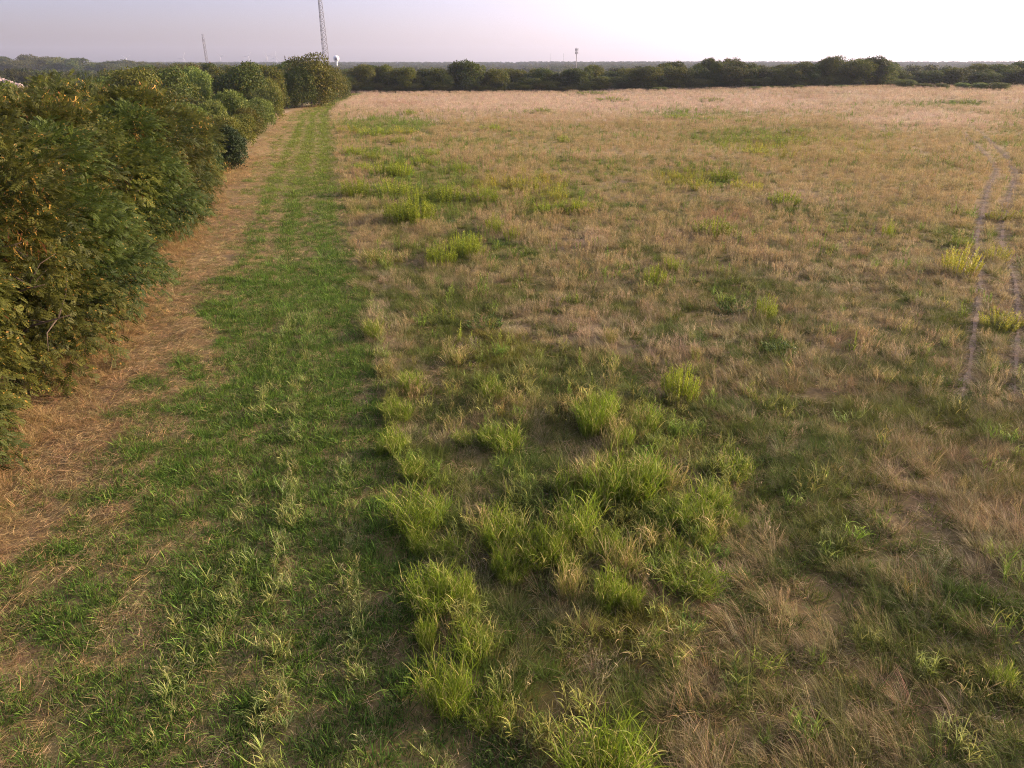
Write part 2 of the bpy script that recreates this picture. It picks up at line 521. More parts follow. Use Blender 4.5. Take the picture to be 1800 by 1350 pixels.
def meadow_masks(x, y):
    d = np.hypot(x, y)
    n1, n2, n3 = fbm(x / 9, y / 9, 31), fbm(x / 2.2, y / 2.2, 41), fbm(x / 0.8, y / 0.8, 51, 2)
    streak = fbm(x / 40, y / 9, 61)
    g = 0.24 + 0.06 * (1 - sm(12, 30, d)) - 0.14 * sm(60, 120, y) + 0.7 * (n1 - 0.5) + 1.5 * (n2 - 0.5) + 0.8 * (n3 - 0.5)
    g = g + (streak - 0.52) * 1.0 * sm(50, 110, y)
    g = np.clip(g + field_of(GREEN, x, y) * (0.5 + 1.3 * n2), 0, 1)
    ye = np.clip(field_of(YELLOW, x, y) * (0.2 + 1.4 * n3) + 0.5 * (fbm(x / 14, y / 5, 71) - 0.62) * sm(30, 60, y), 0, 1)
    pa = np.clip(field_of(PALE, x, y) + 0.8 * (fbm(x / 7, y / 7, 81) - 0.55) + 0.8 * sm(85, 160, y), 0, 1)
    ru = np.clip(field_of(RUST, x, y) * (0.4 + n3) + 0.9 * (fbm(x / 12, y / 6, 91) - 0.60), 0, 1)
    return g, ye, pa, ru

def strip_green(x, y):
    u = strip_u(x, y)
    n = fbm(x / 1.6, y / 1.6, 101)
    n2 = fbm(x / 0.6, y / 0.6, 111, 2)
    c0 = np.interp(y, [5, 8, 12, 20, 30, 60, 100, 150], [0.33, 0.34, 0.37, 0.42, 0.43, 0.36, 0.32, 0.32])
    g = sm(c0 - 0.36, c0 + 0.26, u + 0.42 * (n - 0.5) + .35 * (n2 - .5))
    band = np.interp(y, [0, 22, 27, 29, 33, 40, 46, 52, 56, 62, 75, 90, 110, 140], [1, 1, .95, .8, .7, .72, .85, .95, .75, .68, .72, .72, .65, .55])
    stripes = np.interp(y, [20, 45], [0, 1]) * .35 * np.sin(u * 30 + 2 * n) + 1.0
    g = g * band * stripes + 0.35 * (n2 - 0.45) + 0.10
    return np.clip(g, 0, 1)

C = lambda *v: np.array(v, float)
STRAW, PINK, ORANGE, GREY, RUSTC = C(.405, .310, .137), C(.55, .425, .295), C(.39, .25, .105), C(.33, .275, .19), C(.30, .15, .075)
GREEN_M, GREEN_B, OLIVE, DGREEN, YELL, SOIL = C(.085, .155, .021), C(.22, .275, .03), C(.185, .178, .032), C(.045, .080, .012), C(.40, .32, .035), C(.15, .105, .07)

def lerp(a, b, t): return a + (b - a) * np.asarray(t)[..., None]

def ground_color(x, y):
    g, ye, pa, ru = meadow_masks(x, y)
    c = lerp(np.broadcast_to(lerp(STRAW, SOIL, C(0.45)[0]), (*np.shape(x), 3)), PINK * 0.85, pa * 0.8)
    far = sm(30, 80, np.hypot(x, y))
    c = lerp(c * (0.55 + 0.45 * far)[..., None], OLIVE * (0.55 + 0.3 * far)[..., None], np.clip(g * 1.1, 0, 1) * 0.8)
    c = lerp(c, YELL * 0.6, ye * 0.5 * far)
    c = lerp(c, RUSTC * 0.8, ru * 0.6)
    beyond = sm(270, 330, y) * (1 - sm(-60, -40, x) * 0)
    c = lerp(c, C(.06, .075, .03), beyond)
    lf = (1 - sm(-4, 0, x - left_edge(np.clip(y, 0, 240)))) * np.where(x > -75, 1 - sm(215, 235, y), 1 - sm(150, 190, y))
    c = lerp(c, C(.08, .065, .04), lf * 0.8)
    lf2 = (1 - sm(-70, -50, x)) * sm(170, 200, y) * (1 - beyond)
    c = lerp(c, PINK * 0.75, lf2 * 0.8)
    return c

def strip_color(x, y):
    g = strip_green(x, y)
    far = sm(35, 90, y)
    c = lerp(lerp(ORANGE, STRAW, 0.5 + 0 * x) * 0.62, SOIL * 0.75, np.clip(1.3 * fbm(x / 0.9, y / 0.9, 121) - 0.3, 0, 1))
    c = lerp(c, np.broadcast_to(lerp(ORANGE, STRAW, .5), c.shape), far * 0.6)
    c = lerp(c, GREEN_M * 0.8 + 0.1 * OLIVE, g * (0.22 + 0.5 * far))
    return c

# ------------------------------------------------------------------ ground
def sinh_axis(lo, hi, n, a, c=0.0):
    u0, u1 = math.asinh((lo - c) / a), math.asinh((hi - c) / a)
    return c + a * np.sinh(np.linspace(u0, u1, n))

def sheet(name, X, Y, colf, lift=0.0, mat=None):
    ny, nx = X.shape
    Z = ground_h(X, Y) + lift
    V = np.stack([X, Y, Z], -1).reshape(-1, 3)
    i = (np.arange(ny - 1)[:, None] * nx + np.arange(nx - 1)[None]).ravel()
    Q = np.stack([i, i + 1, i + nx + 1, i + nx], 1)
    return mk_mesh(name, V, Q, cols=dict(gcol=colf(X, Y).reshape(-1, 3)), smooth=True, mat=mat)

gx = sinh_axis(-7000, 7000, 420, 14.0)
gy = sinh_axis(-300, 9000, 420, 14.0, 8.0)
GX, GY = np.meshgrid(gx, gy)
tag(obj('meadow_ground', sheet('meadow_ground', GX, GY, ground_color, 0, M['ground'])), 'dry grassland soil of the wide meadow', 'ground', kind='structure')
sy = sinh_axis(0.5, 226, 420, 14.0, 4.0)
su = np.linspace(0, 1, 90)
SY = np.repeat(sy[:, None], 90, 1)
SX = left_edge(SY) + su[None] * (right_edge(SY) - left_edge(SY))
tag(obj('mown_strip', sheet('mown_strip', SX, SY, strip_color, 0.022, M['ground'])), 'mown strip of straw and green stubble between tree row and meadow', 'path', kind='structure')
for w in RUTS:
    t = np.gradient(w, axis=0)
    nrm = np.stack([-t[:, 1], t[:, 0]], 1) / np.hypot(t[:, 0], t[:, 1])[:, None]
    offs = np.linspace(-0.085, 0.085, 4)[None] * np.clip(3.2 * fbm(w[:, 0] / .9, w[:, 1] / .9, 157) - .9, .04, 1.1)[:, None] * np.minimum(1, np.minimum(np.arange(len(w)), np.arange(len(w))[::-1]) / 5)[:, None] * (.5 if len(w) < 30 else 1)
    PX = w[:, 0][:, None] + nrm[:, 0][:, None] * offs
    PY = w[:, 1][:, None] + nrm[:, 1][:, None] * offs
    tag(obj('wheel_rut', sheet('wheel_rut', PX, PY, lambda x, y: np.broadcast_to(PINK * 0.5, (*x.shape, 3)), 0.024, M['ground'])),
        'bare grey wheel rut pressed through the dry meadow grass', 'wheel rut', 'wheel ruts crossing the meadow', 'structure')

# ------------------------------------------------------------------ trees
def limbs(r, height, spread, n=7, low=0.15, r0=0.14, twigs=3):
    parts = []
    ends = []
    lean = r.normal(size=2) * 0.05 * height
    top = np.array([lean[0], lean[1], height * 0.75])
    s = np.linspace(0, 1, 6)
    trunk = np.stack([top[0] * s + 0.05 * height * np.sin(s * 5) * 0.2, top[1] * s, top[2] * s - 0.15], 1)
    parts.append(tube(trunk, r0 * (1 - 0.8 * s) + 0.015))
    for k in range(n):
        h = low + (0.8 - low) * (k + r.random()) / n
        b = np.array([np.interp(h, s, trunk[:, i]) for i in range(3)])
        a = k * 2.4 + r.normal() * 0.4
        L = spread * r.uniform(0.65, 0.95) * (1.1 - 0.45 * h)
        e = b + np.array([math.cos(a) * L, math.sin(a) * L, L * r.uniform(0.35, 0.8)])
        m = (b + e) / 2 + np.array([0, 0, 0.12 * L])
        parts.append(tube([b, (b + m) / 2 + r.normal(size=3) * .03 * L, m, e], np.array([0.5, .4, .28, .1]) * r0 * 0.9, 4))
        ends.append(e)
        for j in range(twigs):
            q = m + (e - m) * r.uniform(0, .8)
            f = q + unit(r.normal(size=3) + (0, 0, .5)) * L * 0.4
            parts.append(tube([q, (q + f) / 2 + r.normal(size=3) * .03 * L, f], np.array([.2, .13, .05]) * r0, 4))
            ends.append(f)
    V, Q, A = merge(parts)
    return V, Q, np.array(ends)

def frond(r, pairs=5, L=0.30):
    """one drooping feathery leaf along +x."""
    s = (np.arange(pairs) + 0.7) / pairs
    c = np.stack([s * L, 0 * s, -0.35 * L * s ** 2], 1)
    out = []
    for sd in (-1, 1):
        d = unit(np.stack([0.45 + 0 * s, sd * 0.9 + 0 * s, -0.25 + 0 * s], 1))
        side = unit(np.stack([0.9 + 0 * s, -sd * 0.45 + 0 * s, -0.2 * s], 1))
        ll = 0.36 * L * (0.65 + 0.5 * np.sin(s * math.pi))
        out.append(diamonds(c, d, side, ll, 0.19 * L * (0.8 + 0.4 * np.sin(s * 3)), r))
    return merge(out)

def spray(r, n=6, L=0.52):
    """twig along +x carrying fronds."""
    F = [frond(r, 5, 0.19) for _ in range(2)]
    s = (np.arange(n) + 0.5) / n
    pos = np.stack([s * L, 0.03 * r.normal(size=n), 0.16 * L * np.sin(s * 2.6) - 0.25 * L * s ** 2], 1)
    az = np.where(np.arange(n) % 2, 1, -1) * r.uniform(0.5, 1.15, n) * (1 - 0.5 * s)
    d = unit(np.stack([np.cos(az), np.sin(az), r.uniform(-0.45, 0.25, n)], 1))
    rot = frame(d, r, 0.7)
    parts = [place(F[k], pos[k::2], rot[k::2], r.uniform(0.8, 1.25, len(pos[k::2]))) for k in range(2)]
    parts.append(blades(np.zeros((1, 3)), 0.0, 1.2, 0.7, L, 0.012, 3, r))
    return merge(parts)

def lobes_of(r, n, rx, rz, zc, low=0.1):
    """lumps that make up a crown."""
    d = rand_dirs(n * 3, r)
    d = d[d[:, 2] > -0.75][:n]
    rad = r.uniform(0.36, 0.56, len(d))
    c = d * np.array([rx, rx, rz]) * (0.92 - rad[:, None] * 0.85) * r.uniform(0.72, 1.25, (len(d), 1)) + np.array([0, 0, zc])
    return c, rad * rx

def locust_crown(seed, H=7.0, RX=3.4, n=1500):
    r = np.random.default_rng(seed)
    zc = H * 0.50
    c, rad = lobes_of(r, 24, RX * 1.12, H * 0.56, zc)
    rad = rad * r.uniform(.42, .85, len(rad))
    c = np.concatenate([c, [[0, 0, zc * .8]]]); rad = np.append(rad, RX * 0.62)
    k = r.choice(len(c), n, p=rad ** 2 / np.sum(rad ** 2))
    d = rand_dirs(n, r)
    d[:, 2] = np.abs(d[:, 2]) * np.where(r.random(n) < 0.72, 1, -0.8)
    d = unit(d)
    ns = 9
    sa = np.arange(ns) * 2.4
    sk = np.stack([np.cos(sa) * RX * .62, np.sin(sa) * RX * .62, r.uniform(.6, 1.8, ns)], 1)
    lowm = r.random(n) < .24
    c = np.concatenate([c, sk]); rad = np.concatenate([rad, RX * r.uniform(.3, .42, ns)])
    k = np.where(lowm, len(c) - 1 - r.integers(0, ns, n), k)
    pos = c[k] + d * (rad[k] * r.uniform(0.55, 0.98, n) ** 0.6)[:, None] * np.array([1, 1, 0.8])
    keep = (pos[:, 2] > 0.25) & (pos[:, 2] < H)
    pos, d, k = pos[keep], d[keep], k[keep]
    out = unit(pos - np.array([0, 0, zc]))
    dd = unit(d * 0.6 + out * 0.7 + r.normal(size=d.shape) * 0.3 - np.array([0, 0, 0.12]))
    dd[:, 2] = np.clip(dd[:, 2], -0.6, 0.6); dd = unit(dd)
    rot = frame(dd, r, 0.8)
    sc = r.uniform(0.65, 1.25, len(pos))
    cl = r.random(len(c))
    parts = []
    T = [spray(r) for _ in range(6)]
    w = r.integers(0, 6, len(pos))
    for t in range(6):
        m = w == t
        V, Q, A = place(T[t], pos[m], rot[m], sc[m])
        nv = len(T[t][0])
        A['clump'] = np.repeat(np.clip(cl[k[m]] * 0.75 + r.normal(size=m.sum()) * 0.16 + 0.1, 0, 1), nv)
        A['rnd'] = np.clip(A['rnd'] * 0.6 + np.repeat(r.random(m.sum()), nv) * 0.4, 0, 1)
        parts.append((V, Q, A))
    return merge(parts), pos, d

def pods_for(seed, pos, d, n_cl=36, per=18):
    r = np.random.default_rng(seed)
    out = d[:, 2] > -0.1
    cand = pos[out]
    ctr = cand[r.choice(len(cand), n_cl // 3)][r.integers(0, n_cl // 3, n_cl)] + r.normal(size=(n_cl, 3)) * .3
    b = np.repeat(ctr, per, 0) + r.normal(size=(n_cl * per, 3)) * np.array([0.28, 0.28, 0.2])
    n = len(b)
    return blades(b, r.uniform(0, 6.3, n), r.uniform(2.3, 3.1, n), r.normal(size=n) * 0.5, r.uniform(.15, .30, n), r.uniform(.028, .045, n), 3, r, 1.5, 0.5)

def leafy_crown(seed, H, RX, n, size, lob=16, zlow=0.12, shape=1.0, elong=1.6):
    """broadleaf crown: leaf clumps over many lumps, uneven outline, gaps between."""
    r = np.random.default_rng(seed)
    zc = H * (0.5 + zlow * 0.5)
    rz = H - zc
    c, rad = lobes_of(r, lob, RX, rz, zc)
    ns = max(5, lob // 2)
    sa = np.arange(ns) * 2.4 + r.random(ns)
    sk = np.stack([np.cos(sa) * RX * r.uniform(.3, .68, ns), np.sin(sa) * RX * r.uniform(.3, .68, ns), H * (zlow + r.uniform(.10, .30, ns))], 1)
    c = np.concatenate([c, [[0, 0, zc]], sk]); rad = np.concatenate([rad, [RX * 0.55], RX * r.uniform(.3, .46, ns)])
    k = r.choice(len(c), n, p=rad ** 2 / np.sum(rad ** 2))
    # second level: small bunches on each lump
    nb = 30
    bd = rand_dirs(nb * len(c), r).reshape(len(c), nb, 3)
    bi = r.integers(0, nb, n)
    d = unit(bd[k, bi] + r.normal(size=(n, 3)) * 0.3)
    d[:, 2] = np.where((d[:, 2] < -0.3) & (r.random(n) < 0.6), -d[:, 2], d[:, 2])
    br = r.uniform(0.86, 1.06, (len(c), nb))
    pos = c[k] + d * (rad[k] * br[k, bi] * r.uniform(0.7, 1.0, n))[:, None] * np.array([1, 1, 0.85 * shape])
    pos[:, 2] *= H / np.percentile(pos[:, 2], 99.3)
    pos[:, :2] *= RX / np.percentile(np.hypot(pos[:, 0], pos[:, 1]), 96)
    m = pos[:, 2] > 0.04
    pos, d, k, bi = pos[m], d[m], k[m], bi[m]
    n = len(pos)
    ld = unit(rand_dirs(n, r) + d * 0.5 - np.array([0, 0, 0.35]))
    sd = unit(np.cross(ld, d + r.normal(size=d.shape) * 0.5))
    V, Q, A = diamonds(pos, ld, sd, size * r.uniform(0.7, 1.3, n) * elong / 1.6 * 1.25, size * r.uniform(0.7, 1.3, n) * 0.8, r, 0.15)
    cb = r.random((len(c), nb)); cc = r.random(len(c))
    A['clump'] = np.repeat(np.clip(0.5 * cb[k, bi] + 0.5 * cc[k], 0, 1), 4)
    return V, Q, A

def tree_proto(seed, H, RX, n, size, mat, lob=16, zlow=0.12, trunk_r=0.14, elong=1.6, shape=1.0):
    r = np.random.default_rng(seed + 500)
    V, Q, A = leafy_crown(seed, H, RX, n, size, lob, zlow, shape, elong)
    crown = mk_mesh('crown', V, Q, attrs=dict(rnd=A['rnd'], clump=A['clump']), mat=M[mat])
    tv, tq, _ = limbs(r, H, RX, 6, 0.15, trunk_r, 2)
    trunk = mk_mesh('trunk', tv, tq, smooth=True, mat=M['bark'])
    return crown, trunk

def put_tree(name, meshes, loc, rz, sc, label, cat='tree', group=None, pods=None):
    e = bpy.data.objects.new(name, None)
    COL.objects.link(e)
    e.empty_display_size = 0.5
    e.location = loc
    e.rotation_euler = (0, 0, rz)
    e.scale = sc if hasattr(sc, '__len__') else (sc, sc, sc)
    tag(e, label, cat, group)
    obj('crown', meshes[0], e)
    obj('trunk', meshes[1], e)
    if pods:
        tag(obj('seed_pods', pods, e), kind='stuff')
    return e

# locust trees of the row along the mown strip
LOC = []
for i, (H, RX, n) in enumerate([(7.6, 3.3, 4200), (7.1, 3.6, 4200), (7.8, 3.1, 4000)]):
    (V, Q, A), pos, d = locust_crown(900 + i, H, RX, n)
    cm = mk_mesh('crown', V, Q, attrs=dict(rnd=A['rnd'], clump=A['clump']), mat=M[('locust', 'locust_green', 'locust')[i]])
    tv, tq, _ = limbs(np.random.default_rng(950 + i), H, RX, 9, 0.05, 0.13, 3)
    tm = mk_mesh('trunk', tv, tq, smooth=True, mat=M['bark'])
    V, Q, A = pods_for(970 + i, pos, d)
    LOC.append((cm, tm, mk_mesh('seed_pods', V, Q, attrs=A, mat=M['pods'])))

row = []
r = np.random.default_rng(77)
yy = 7.5
while yy < 60:
    row.append((float(left_edge(yy)) - r.uniform(1.3, 2.3) - (0.7 if yy < 15 else 0), yy, r.uniform(0.86, 1.06)))
    yy += r.uniform(3.3, 4.3)
for k, (x, y, s) in enumerate(row):
    f = 1.0 if y < 40 else np.interp(y, [40, 60], [0.92, 0.62])
    put_tree('locust_tree', LOC[k % 3][:2], (x, y, float(ground_h(x, y))), r.uniform(0, 6.3), s * f,
             'feathery locust tree hung with yellow-brown pods, edging the mown strip', 'tree', 'locust trees edging the mown strip', LOC[k % 3][2] if y > 14 else None)
yy = 10.0
while yy < 66:
    x = float(left_edge(yy)) - r.uniform(4.8, 6.2)
    put_tree('locust_tree', LOC[r.integers(0, 3)][:2], (x, yy, float(ground_h(x, yy))), r.uniform(0, 6.3), r.uniform(0.9, 1.05) * np.interp(yy, [40, 66], [1, .8]),
             'feathery locust tree standing behind those that edge the mown strip', 'tree', 'locust trees in the second rank of the row', LOC[k % 3][2])
    yy += r.uniform(4.2, 5.4)
yy = 22.0
while yy < 62:
    x = float(left_edge(yy)) - r.uniform(11.5, 14)
    put_tree('locust_tree', LOC[r.integers(0, 3)][:2], (x, yy, float(ground_h(x, yy))), r.uniform(0, 6.3), r.uniform(0.9, 1.03),
             'feathery locust tree at the outer side of the row, away from the strip', 'tree', 'locust trees at the outer side of the row')
    yy += r.uniform(5, 7)

# leafless tree at the edge of the row
def bare_tree(seed):
    r = np.random.default_rng(seed)
    parts = []
    def grow(p, d, L, rad, lvl):
        pts = [p]
        dd = d
        for i in range(4):
            dd = unit(dd + r.normal(size=3) * 0.12 + np.array([0, 0, 0.05]))
            pts.append(pts[-1] + dd * L / 4)
        parts.append(tube(pts, np.linspace(rad, rad * 0.5, 5), 4 if lvl else 6))
        if lvl < 4:
            for j in range(3 if lvl else 6):
                t = r.uniform(0.35, 1.0)
                q = pts[min(4, int(t * 4))]
                grow(q, unit(dd + r.normal(size=3) * 0.55 + np.array([0, 0, .15])), L * r.uniform(.5, .75), rad * 0.5, lvl + 1)
    grow(np.array([0, 0, -.1]), np.array([0.1, 0, 1.0]), 3.2, 0.10, 0)
    return merge(parts)
V, Q, A = bare_tree(4)
e = bpy.data.objects.new('bare_tree', None); COL.objects.link(e)
e.location = (-19.3, 25.5, 0)
e.scale = (1.0, 1.0, 1.12)
tag(e, 'leafless grey tree with thin curved branches behind the locust row', 'tree')
obj('branches', mk_mesh('branches', V, Q, mat=M['bare']), e)

# single trees and shrubs further along the row
def single(name, px, py, wpx, hpx, proto, protoH, protoR, label, cat='tree', group=None, rz=0.0, dz=0.0):
    x, y, z = gp(px, py)
    dep = y * math.cos(R(PITCH)) + CAM_H * math.sin(R(PITCH))
    w, h = wpx / FPX * dep, hpx / FPX * dep
    s = (w / 2 / protoR, w / 2 / protoR, h / protoH)
    return put_tree(name, proto, (x, y, z + dz), rz, s, label, cat, group)

P_dark = tree_proto(11, 8, 4, 16000, 0.24, 'tree_dark', 22, 0.05)
P_light = tree_proto(12, 7, 3.6, 14000, 0.21, 'tree_light', 16, 0.10, elong=2.2)
P_mul = tree_proto(13, 8, 4, 16000, 0.24, 'tree_olive', 22, 0.04)
P_shrub = tree_proto(14, 3.2, 1.9, 8000, 0.13, 'tree_olive', 14, 0.0, 0.06)
P_shrub_l = tree_proto(15, 3.2, 1.9, 8000, 0.13, 'tree_light', 14, 0.0, 0.06, elong=2.2)
P_jun = tree_proto(16, 4.1, 1.5, 12000, 0.10, 'juniper', 18, 0.0, 0.07, elong=2.6)

single('juniper_bush', 408, 300, 56, 72, P_jun, 4.1, 1.5, 'dark green juniper bush at the edge of the mown strip', 'bush')
single('juniper_bush', 378, 312, 40, 60, P_jun, 4.1, 1.5, 'smaller dark juniper crowded between locust tree and larger juniper', 'bush', rz=2.0)
for i, (px, py, w, h, p, lab) in enumerate([
    (395, 268, 60, 58, P_shrub, 'rounded olive shrub behind the dark juniper bush'),
    (425, 258, 56, 52, P_shrub, 'olive shrub at the strip edge beyond the juniper'),
    (372, 250, 60, 52, P_shrub_l, 'pale green willow-like shrub among the row shrubs'),
    (408, 238, 44, 58, P_shrub_l, 'upright yellow-green shrub standing above the row shrubs'),
    (440, 240, 48, 46, P_shrub, 'low olive shrub leaning over the strip edge'),
    (462, 222, 42, 44, P_shrub_l, 'grey-green rounded shrub before the dark round tree'),
    (478, 212, 44, 50, P_shrub, 'dense olive shrub below the dark round tree')]):
    single('shrub', px, py, w, h, p, 3.2, 1.9, lab, 'shrub', rz=i * 1.3)
single('round_tree', 432, 207, 88, 84, P_dark, 8, 4, 'dark green round-crowned tree between the shrubs and the big bushy tree')
single('round_tree', 478, 202, 46, 58, P_mul, 8, 4, 'olive tree leaning against the dark round-crowned tree', rz=2.2)
single('willow_tree', 345, 205, 66, 76, P_light, 7, 3.6, 'light yellow-green tree rising behind the locust row')
single('willow_tree', 318, 205, 50, 66, P_light, 7, 3.6, 'light green tree half hidden beside the yellow-green tree', rz=1.4)
single('bushy_tree', 548, 188, 92, 82, P_mul, 8, 4, 'large bushy olive tree at the far bend of the mown strip')
single('bushy_tree', 585, 180, 54, 58, P_mul, 8, 4, 'lower olive tree on the meadow side of the large bushy tree', rz=2.5)
single('bushy_tree', 518, 190, 52, 58, P_dark, 8, 4, 'dark tree on the row side of the large bushy tree', rz=1.0)

r = np.random.default_rng(88)
for k in range(22):
    y = 50 + 92 * r.random()
    x = float(left_edge(y)) - r.uniform(2.0, 6.5)
    hh, ww = r.uniform(2.6, 5.2), r.uniform(3.2, 5.6)
    q = (P_shrub, P_mul, P_shrub_l, P_dark)[k % 4]
    H0, R0 = ((3.2, 1.9), (8, 4))[k % 2]
    put_tree('shrub', q, (x, y, float(ground_h(x, y)) - .05), r.uniform(0, 6.3), (ww / 2 / R0, ww / 2 / R0, hh / H0), f"{('olive', 'warm olive', 'light green', 'dark green')[k % 4]} shrub closing the far half of the row", 'shrub', 'shrubs in the far half of the row')
for i, (px, py, w, h, p, lab) in enumerate([
    (532, 190, 58, 66, P_dark, 'dark green tree filling the foot of the large bushy tree'),
    (566, 186, 56, 60, P_dark, 'green tree before the large bushy tree, branches to the ground'),
    (598, 176, 40, 44, P_dark, 'small dark green tree closing the group at the strip bend'),
    (505, 186, 44, 52, P_mul, 'olive tree joining the shrubs to the bushy tree group')]):
    single('bushy_tree', px, py, w, h, p, 8, 4, lab, rz=i * 1.7 + .6)
# tree lines
FAR = [tree_proto(30 + i, 8.0, 3.0 + 0.35 * (i % 3), 8000, 0.25, m, 13 + i, z, 0.16)
       for i, (m, z) in enumerate([('tree_dark', .0), ('tree_olive', .02), ('tree_far', .0), ('tree_dark', .04), ('tree_far', .0), ('tree_olive', .0)])]
KINDS = ['dark green', 'olive', 'dull green', 'dark tall', 'dense dull green', 'warm olive']
r = np.random.default_rng(5)
def line_tree(px, py, h_px, w_px, where, group, lab=None):
    i = int(r.integers(0, 6))
    x, y, z = gp(px, py)
    dep = y * math.cos(R(PITCH)) + 3
    s = (w_px / FPX * dep / 2 / 3.2, w_px / FPX * dep / 2 / 3.2, h_px / FPX * dep / 8.0)
    put_tree('tree', FAR[i], (x, y, z - 0.1), r.uniform(0, 6.3), s, lab or f'{KINDS[i]} tree {where}', 'tree', group)

# top outline of the far line, read along the picture: column -> (base row, top row)
LINE_X = [612, 640, 660, 690, 720, 760, 800, 830, 850, 900, 940, 960, 1000, 1040, 1060, 1100, 1130, 1160, 1185, 1210, 1235, 1280, 1300, 1340, 1370, 1410, 1450, 1480, 1525, 1570]
LINE_T = [128, 118, 112, 118, 124, 122, 118, 113, 120, 126, 122, 128, 126, 122, 128, 123, 122, 120, 116, 122, 112, 110, 112, 116, 114, 112, 107, 112, 107, 114]
px = 614.0
while px < 1572:
    base = np.interp(px, [600, 700, 1000, 1200, 1400, 1570], [163, 163, 161, 157, 153, 151])
    top = np.interp(px, LINE_X, LINE_T) + r.uniform(-3, 10)
    line_tree(px, base + r.uniform(-1.5, 0.8), base - top, r.uniform(24, 56), 'in the tree line across the far end of the meadow', 'tree line at the far end of the meadow')
    px += r.uniform(8, 15)
for px, top in ((1180, 112), (1235, 108), (1280, 107), (1455, 104), (1500, 108), (1528, 104), (1550, 109)):
    line_tree(px, 152.5, 152 - top, r.uniform(36, 56), '', 'tall trees standing out of the far line', 'taller tree standing out above the far tree line')
# right end: lower trees and bushes
px = 1575.0
while px < 1860:
    line_tree(px, 152.0 + r.uniform(-2, 1), np.interp(px, [1575, 1640, 1700, 1800], [24, 28, 32, 36]) + r.uniform(-6, 3), r.uniform(34, 56), 'in the lower wood past the end of the tall line', 'lower wood beyond the meadow corner')
    px += r.uniform(12, 22)
for px, py, h, w in ((1590, 154, 14, 34), (1625, 155, 9, 30), (1655, 156, 10, 26), (1690, 156, 11, 24), (1720, 157, 12, 30), (1755, 158, 13, 40), (1400, 154, 6, 24), (1330, 157, 6, 26), (1360, 155, 5, 30), (1480, 153, 5, 26), (1160, 159, 7, 30)):
    x, y, z = gp(px, py + 1)
    dep = y * math.cos(R(PITCH)) + 3
    put_tree('bush', P_shrub if px % 2 else P_shrub_l, (x, y, z - .1), px, (w / FPX * dep / 3.8, w / FPX * dep / 3.8, h / FPX * dep / 3.2), 'low pale bush along the far border of the meadow', 'bush', 'bushes along the far border of the meadow')
px = 620.0
while px < 1600:
    base = np.interp(px, [600, 700, 1000, 1200, 1400, 1570], [163.5, 163.5, 161.5, 157.5, 153.5, 151.5])
    line_tree(px, base, r.uniform(9, 20), r.uniform(22, 44), '', 'undergrowth along the far tree line', 'dark bush filling the foot of the far tree line')
    px += r.uniform(12, 20)
# left: wood behind the row
px = -60.0
while px < 330:
    line_tree(px, 141 + r.uniform(-2, 2), np.interp(px, [0, 100, 200, 330], [36, 36, 30, 26]) + r.uniform(-6, 3), r.uniform(30, 56), 'in the wood beyond the fallow strip behind the row', 'wood beyond the locust row')
    px += r.uniform(9, 16)
for px, py, h, w in ((300, 165, 42, 56), (330, 162, 45, 60), (372, 160, 44, 44), (395, 165, 44, 50), (410, 158, 36, 40), (455, 165, 50, 60), (475, 170, 46, 50), (500, 165, 48, 56), (520, 160, 48, 50), (470, 152, 34, 50), (430, 150, 30, 50), (390, 146, 30, 44), (350, 146, 32, 44),
                     (602, 150, 26, 40), (618, 152, 24, 36), (634, 150, 22, 40), (590, 148, 22, 40), (260, 150, 32, 50), (290, 148, 32, 46)):
    line_tree(px, py, h, w, 'in the grove between the row and the bushy tree', 'grove behind the far end of the row')

r = np.random.default_rng(15)
for k in range(46):
    y = r.uniform(62, 205)
    x = float(left_edge(y)) - 4.5 - 26 * r.random() ** 1.3
    i = int(r.integers(0, 6))
    hh = r.uniform(4.6, 7.6) if y > 90 else r.uniform(3.8, 6.2)
    ww = r.uniform(4.2, 7.0)
    put_tree('tree', FAR[i], (x, y, float(ground_h(x, y)) - .1), r.uniform(0, 6.3), (ww / 6.4, ww / 6.4, hh / 8.0), f'{KINDS[i]} tree in the grove between the row and the bushy tree', 'tree', 'grove behind the far end of the row')
# ------------------------------------------------------------------ masts, water tower, turbines, rubble
def empty(name, loc, label, cat, group=None):
    e = bpy.data.objects.new(name, None)
    COL.objects.link(e)
    e.location = loc
    return tag(e, label, cat, group)

def lattice(name, px, dist, w0, w1, H, label, dia=0.22, bays=None, rot=0.3, w_end=None):
    x = px_at(px, dist)
    z = float(ground_h(x, dist))
    e = empty(name, (x, dist, z), label, 'tower')
    bays = bays or int(H / 3)
    zs = np.linspace(-0.3, H, bays + 1)
    rad = np.interp(zs / H, [0, w_end or 0.85, 1], [w0, w1, w1]) / math.sqrt(3)
    legs = []
    for k in range(3):
        a = rot + k * 2 * math.pi / 3
        p = np.stack([np.cos(a) * rad, np.sin(a) * rad, zs], 1)
        legs.append(p)
        V, Q, _ = tube(p[::max(1, bays // 6)] if bays > 12 else p, dia / 2, 6)
        obj('leg', mk_mesh('leg', V, Q, smooth=True, mat=M['steel']), e)
    parts = []
    for k in range(3):
        a, b = legs[k], legs[(k + 1) % 3]
        for i in range(bays):
            for p, q in ((a[i], b[i + 1]), (b[i], a[i + 1]), (a[i + 1], b[i + 1])):
                parts.append(tube([p, q], dia * 0.27, 4))
    V, Q, _ = merge(parts)
    tag(obj('bracing', mk_mesh('bracing', V, Q, mat=M['steel']), e), kind='stuff')
    return e, z

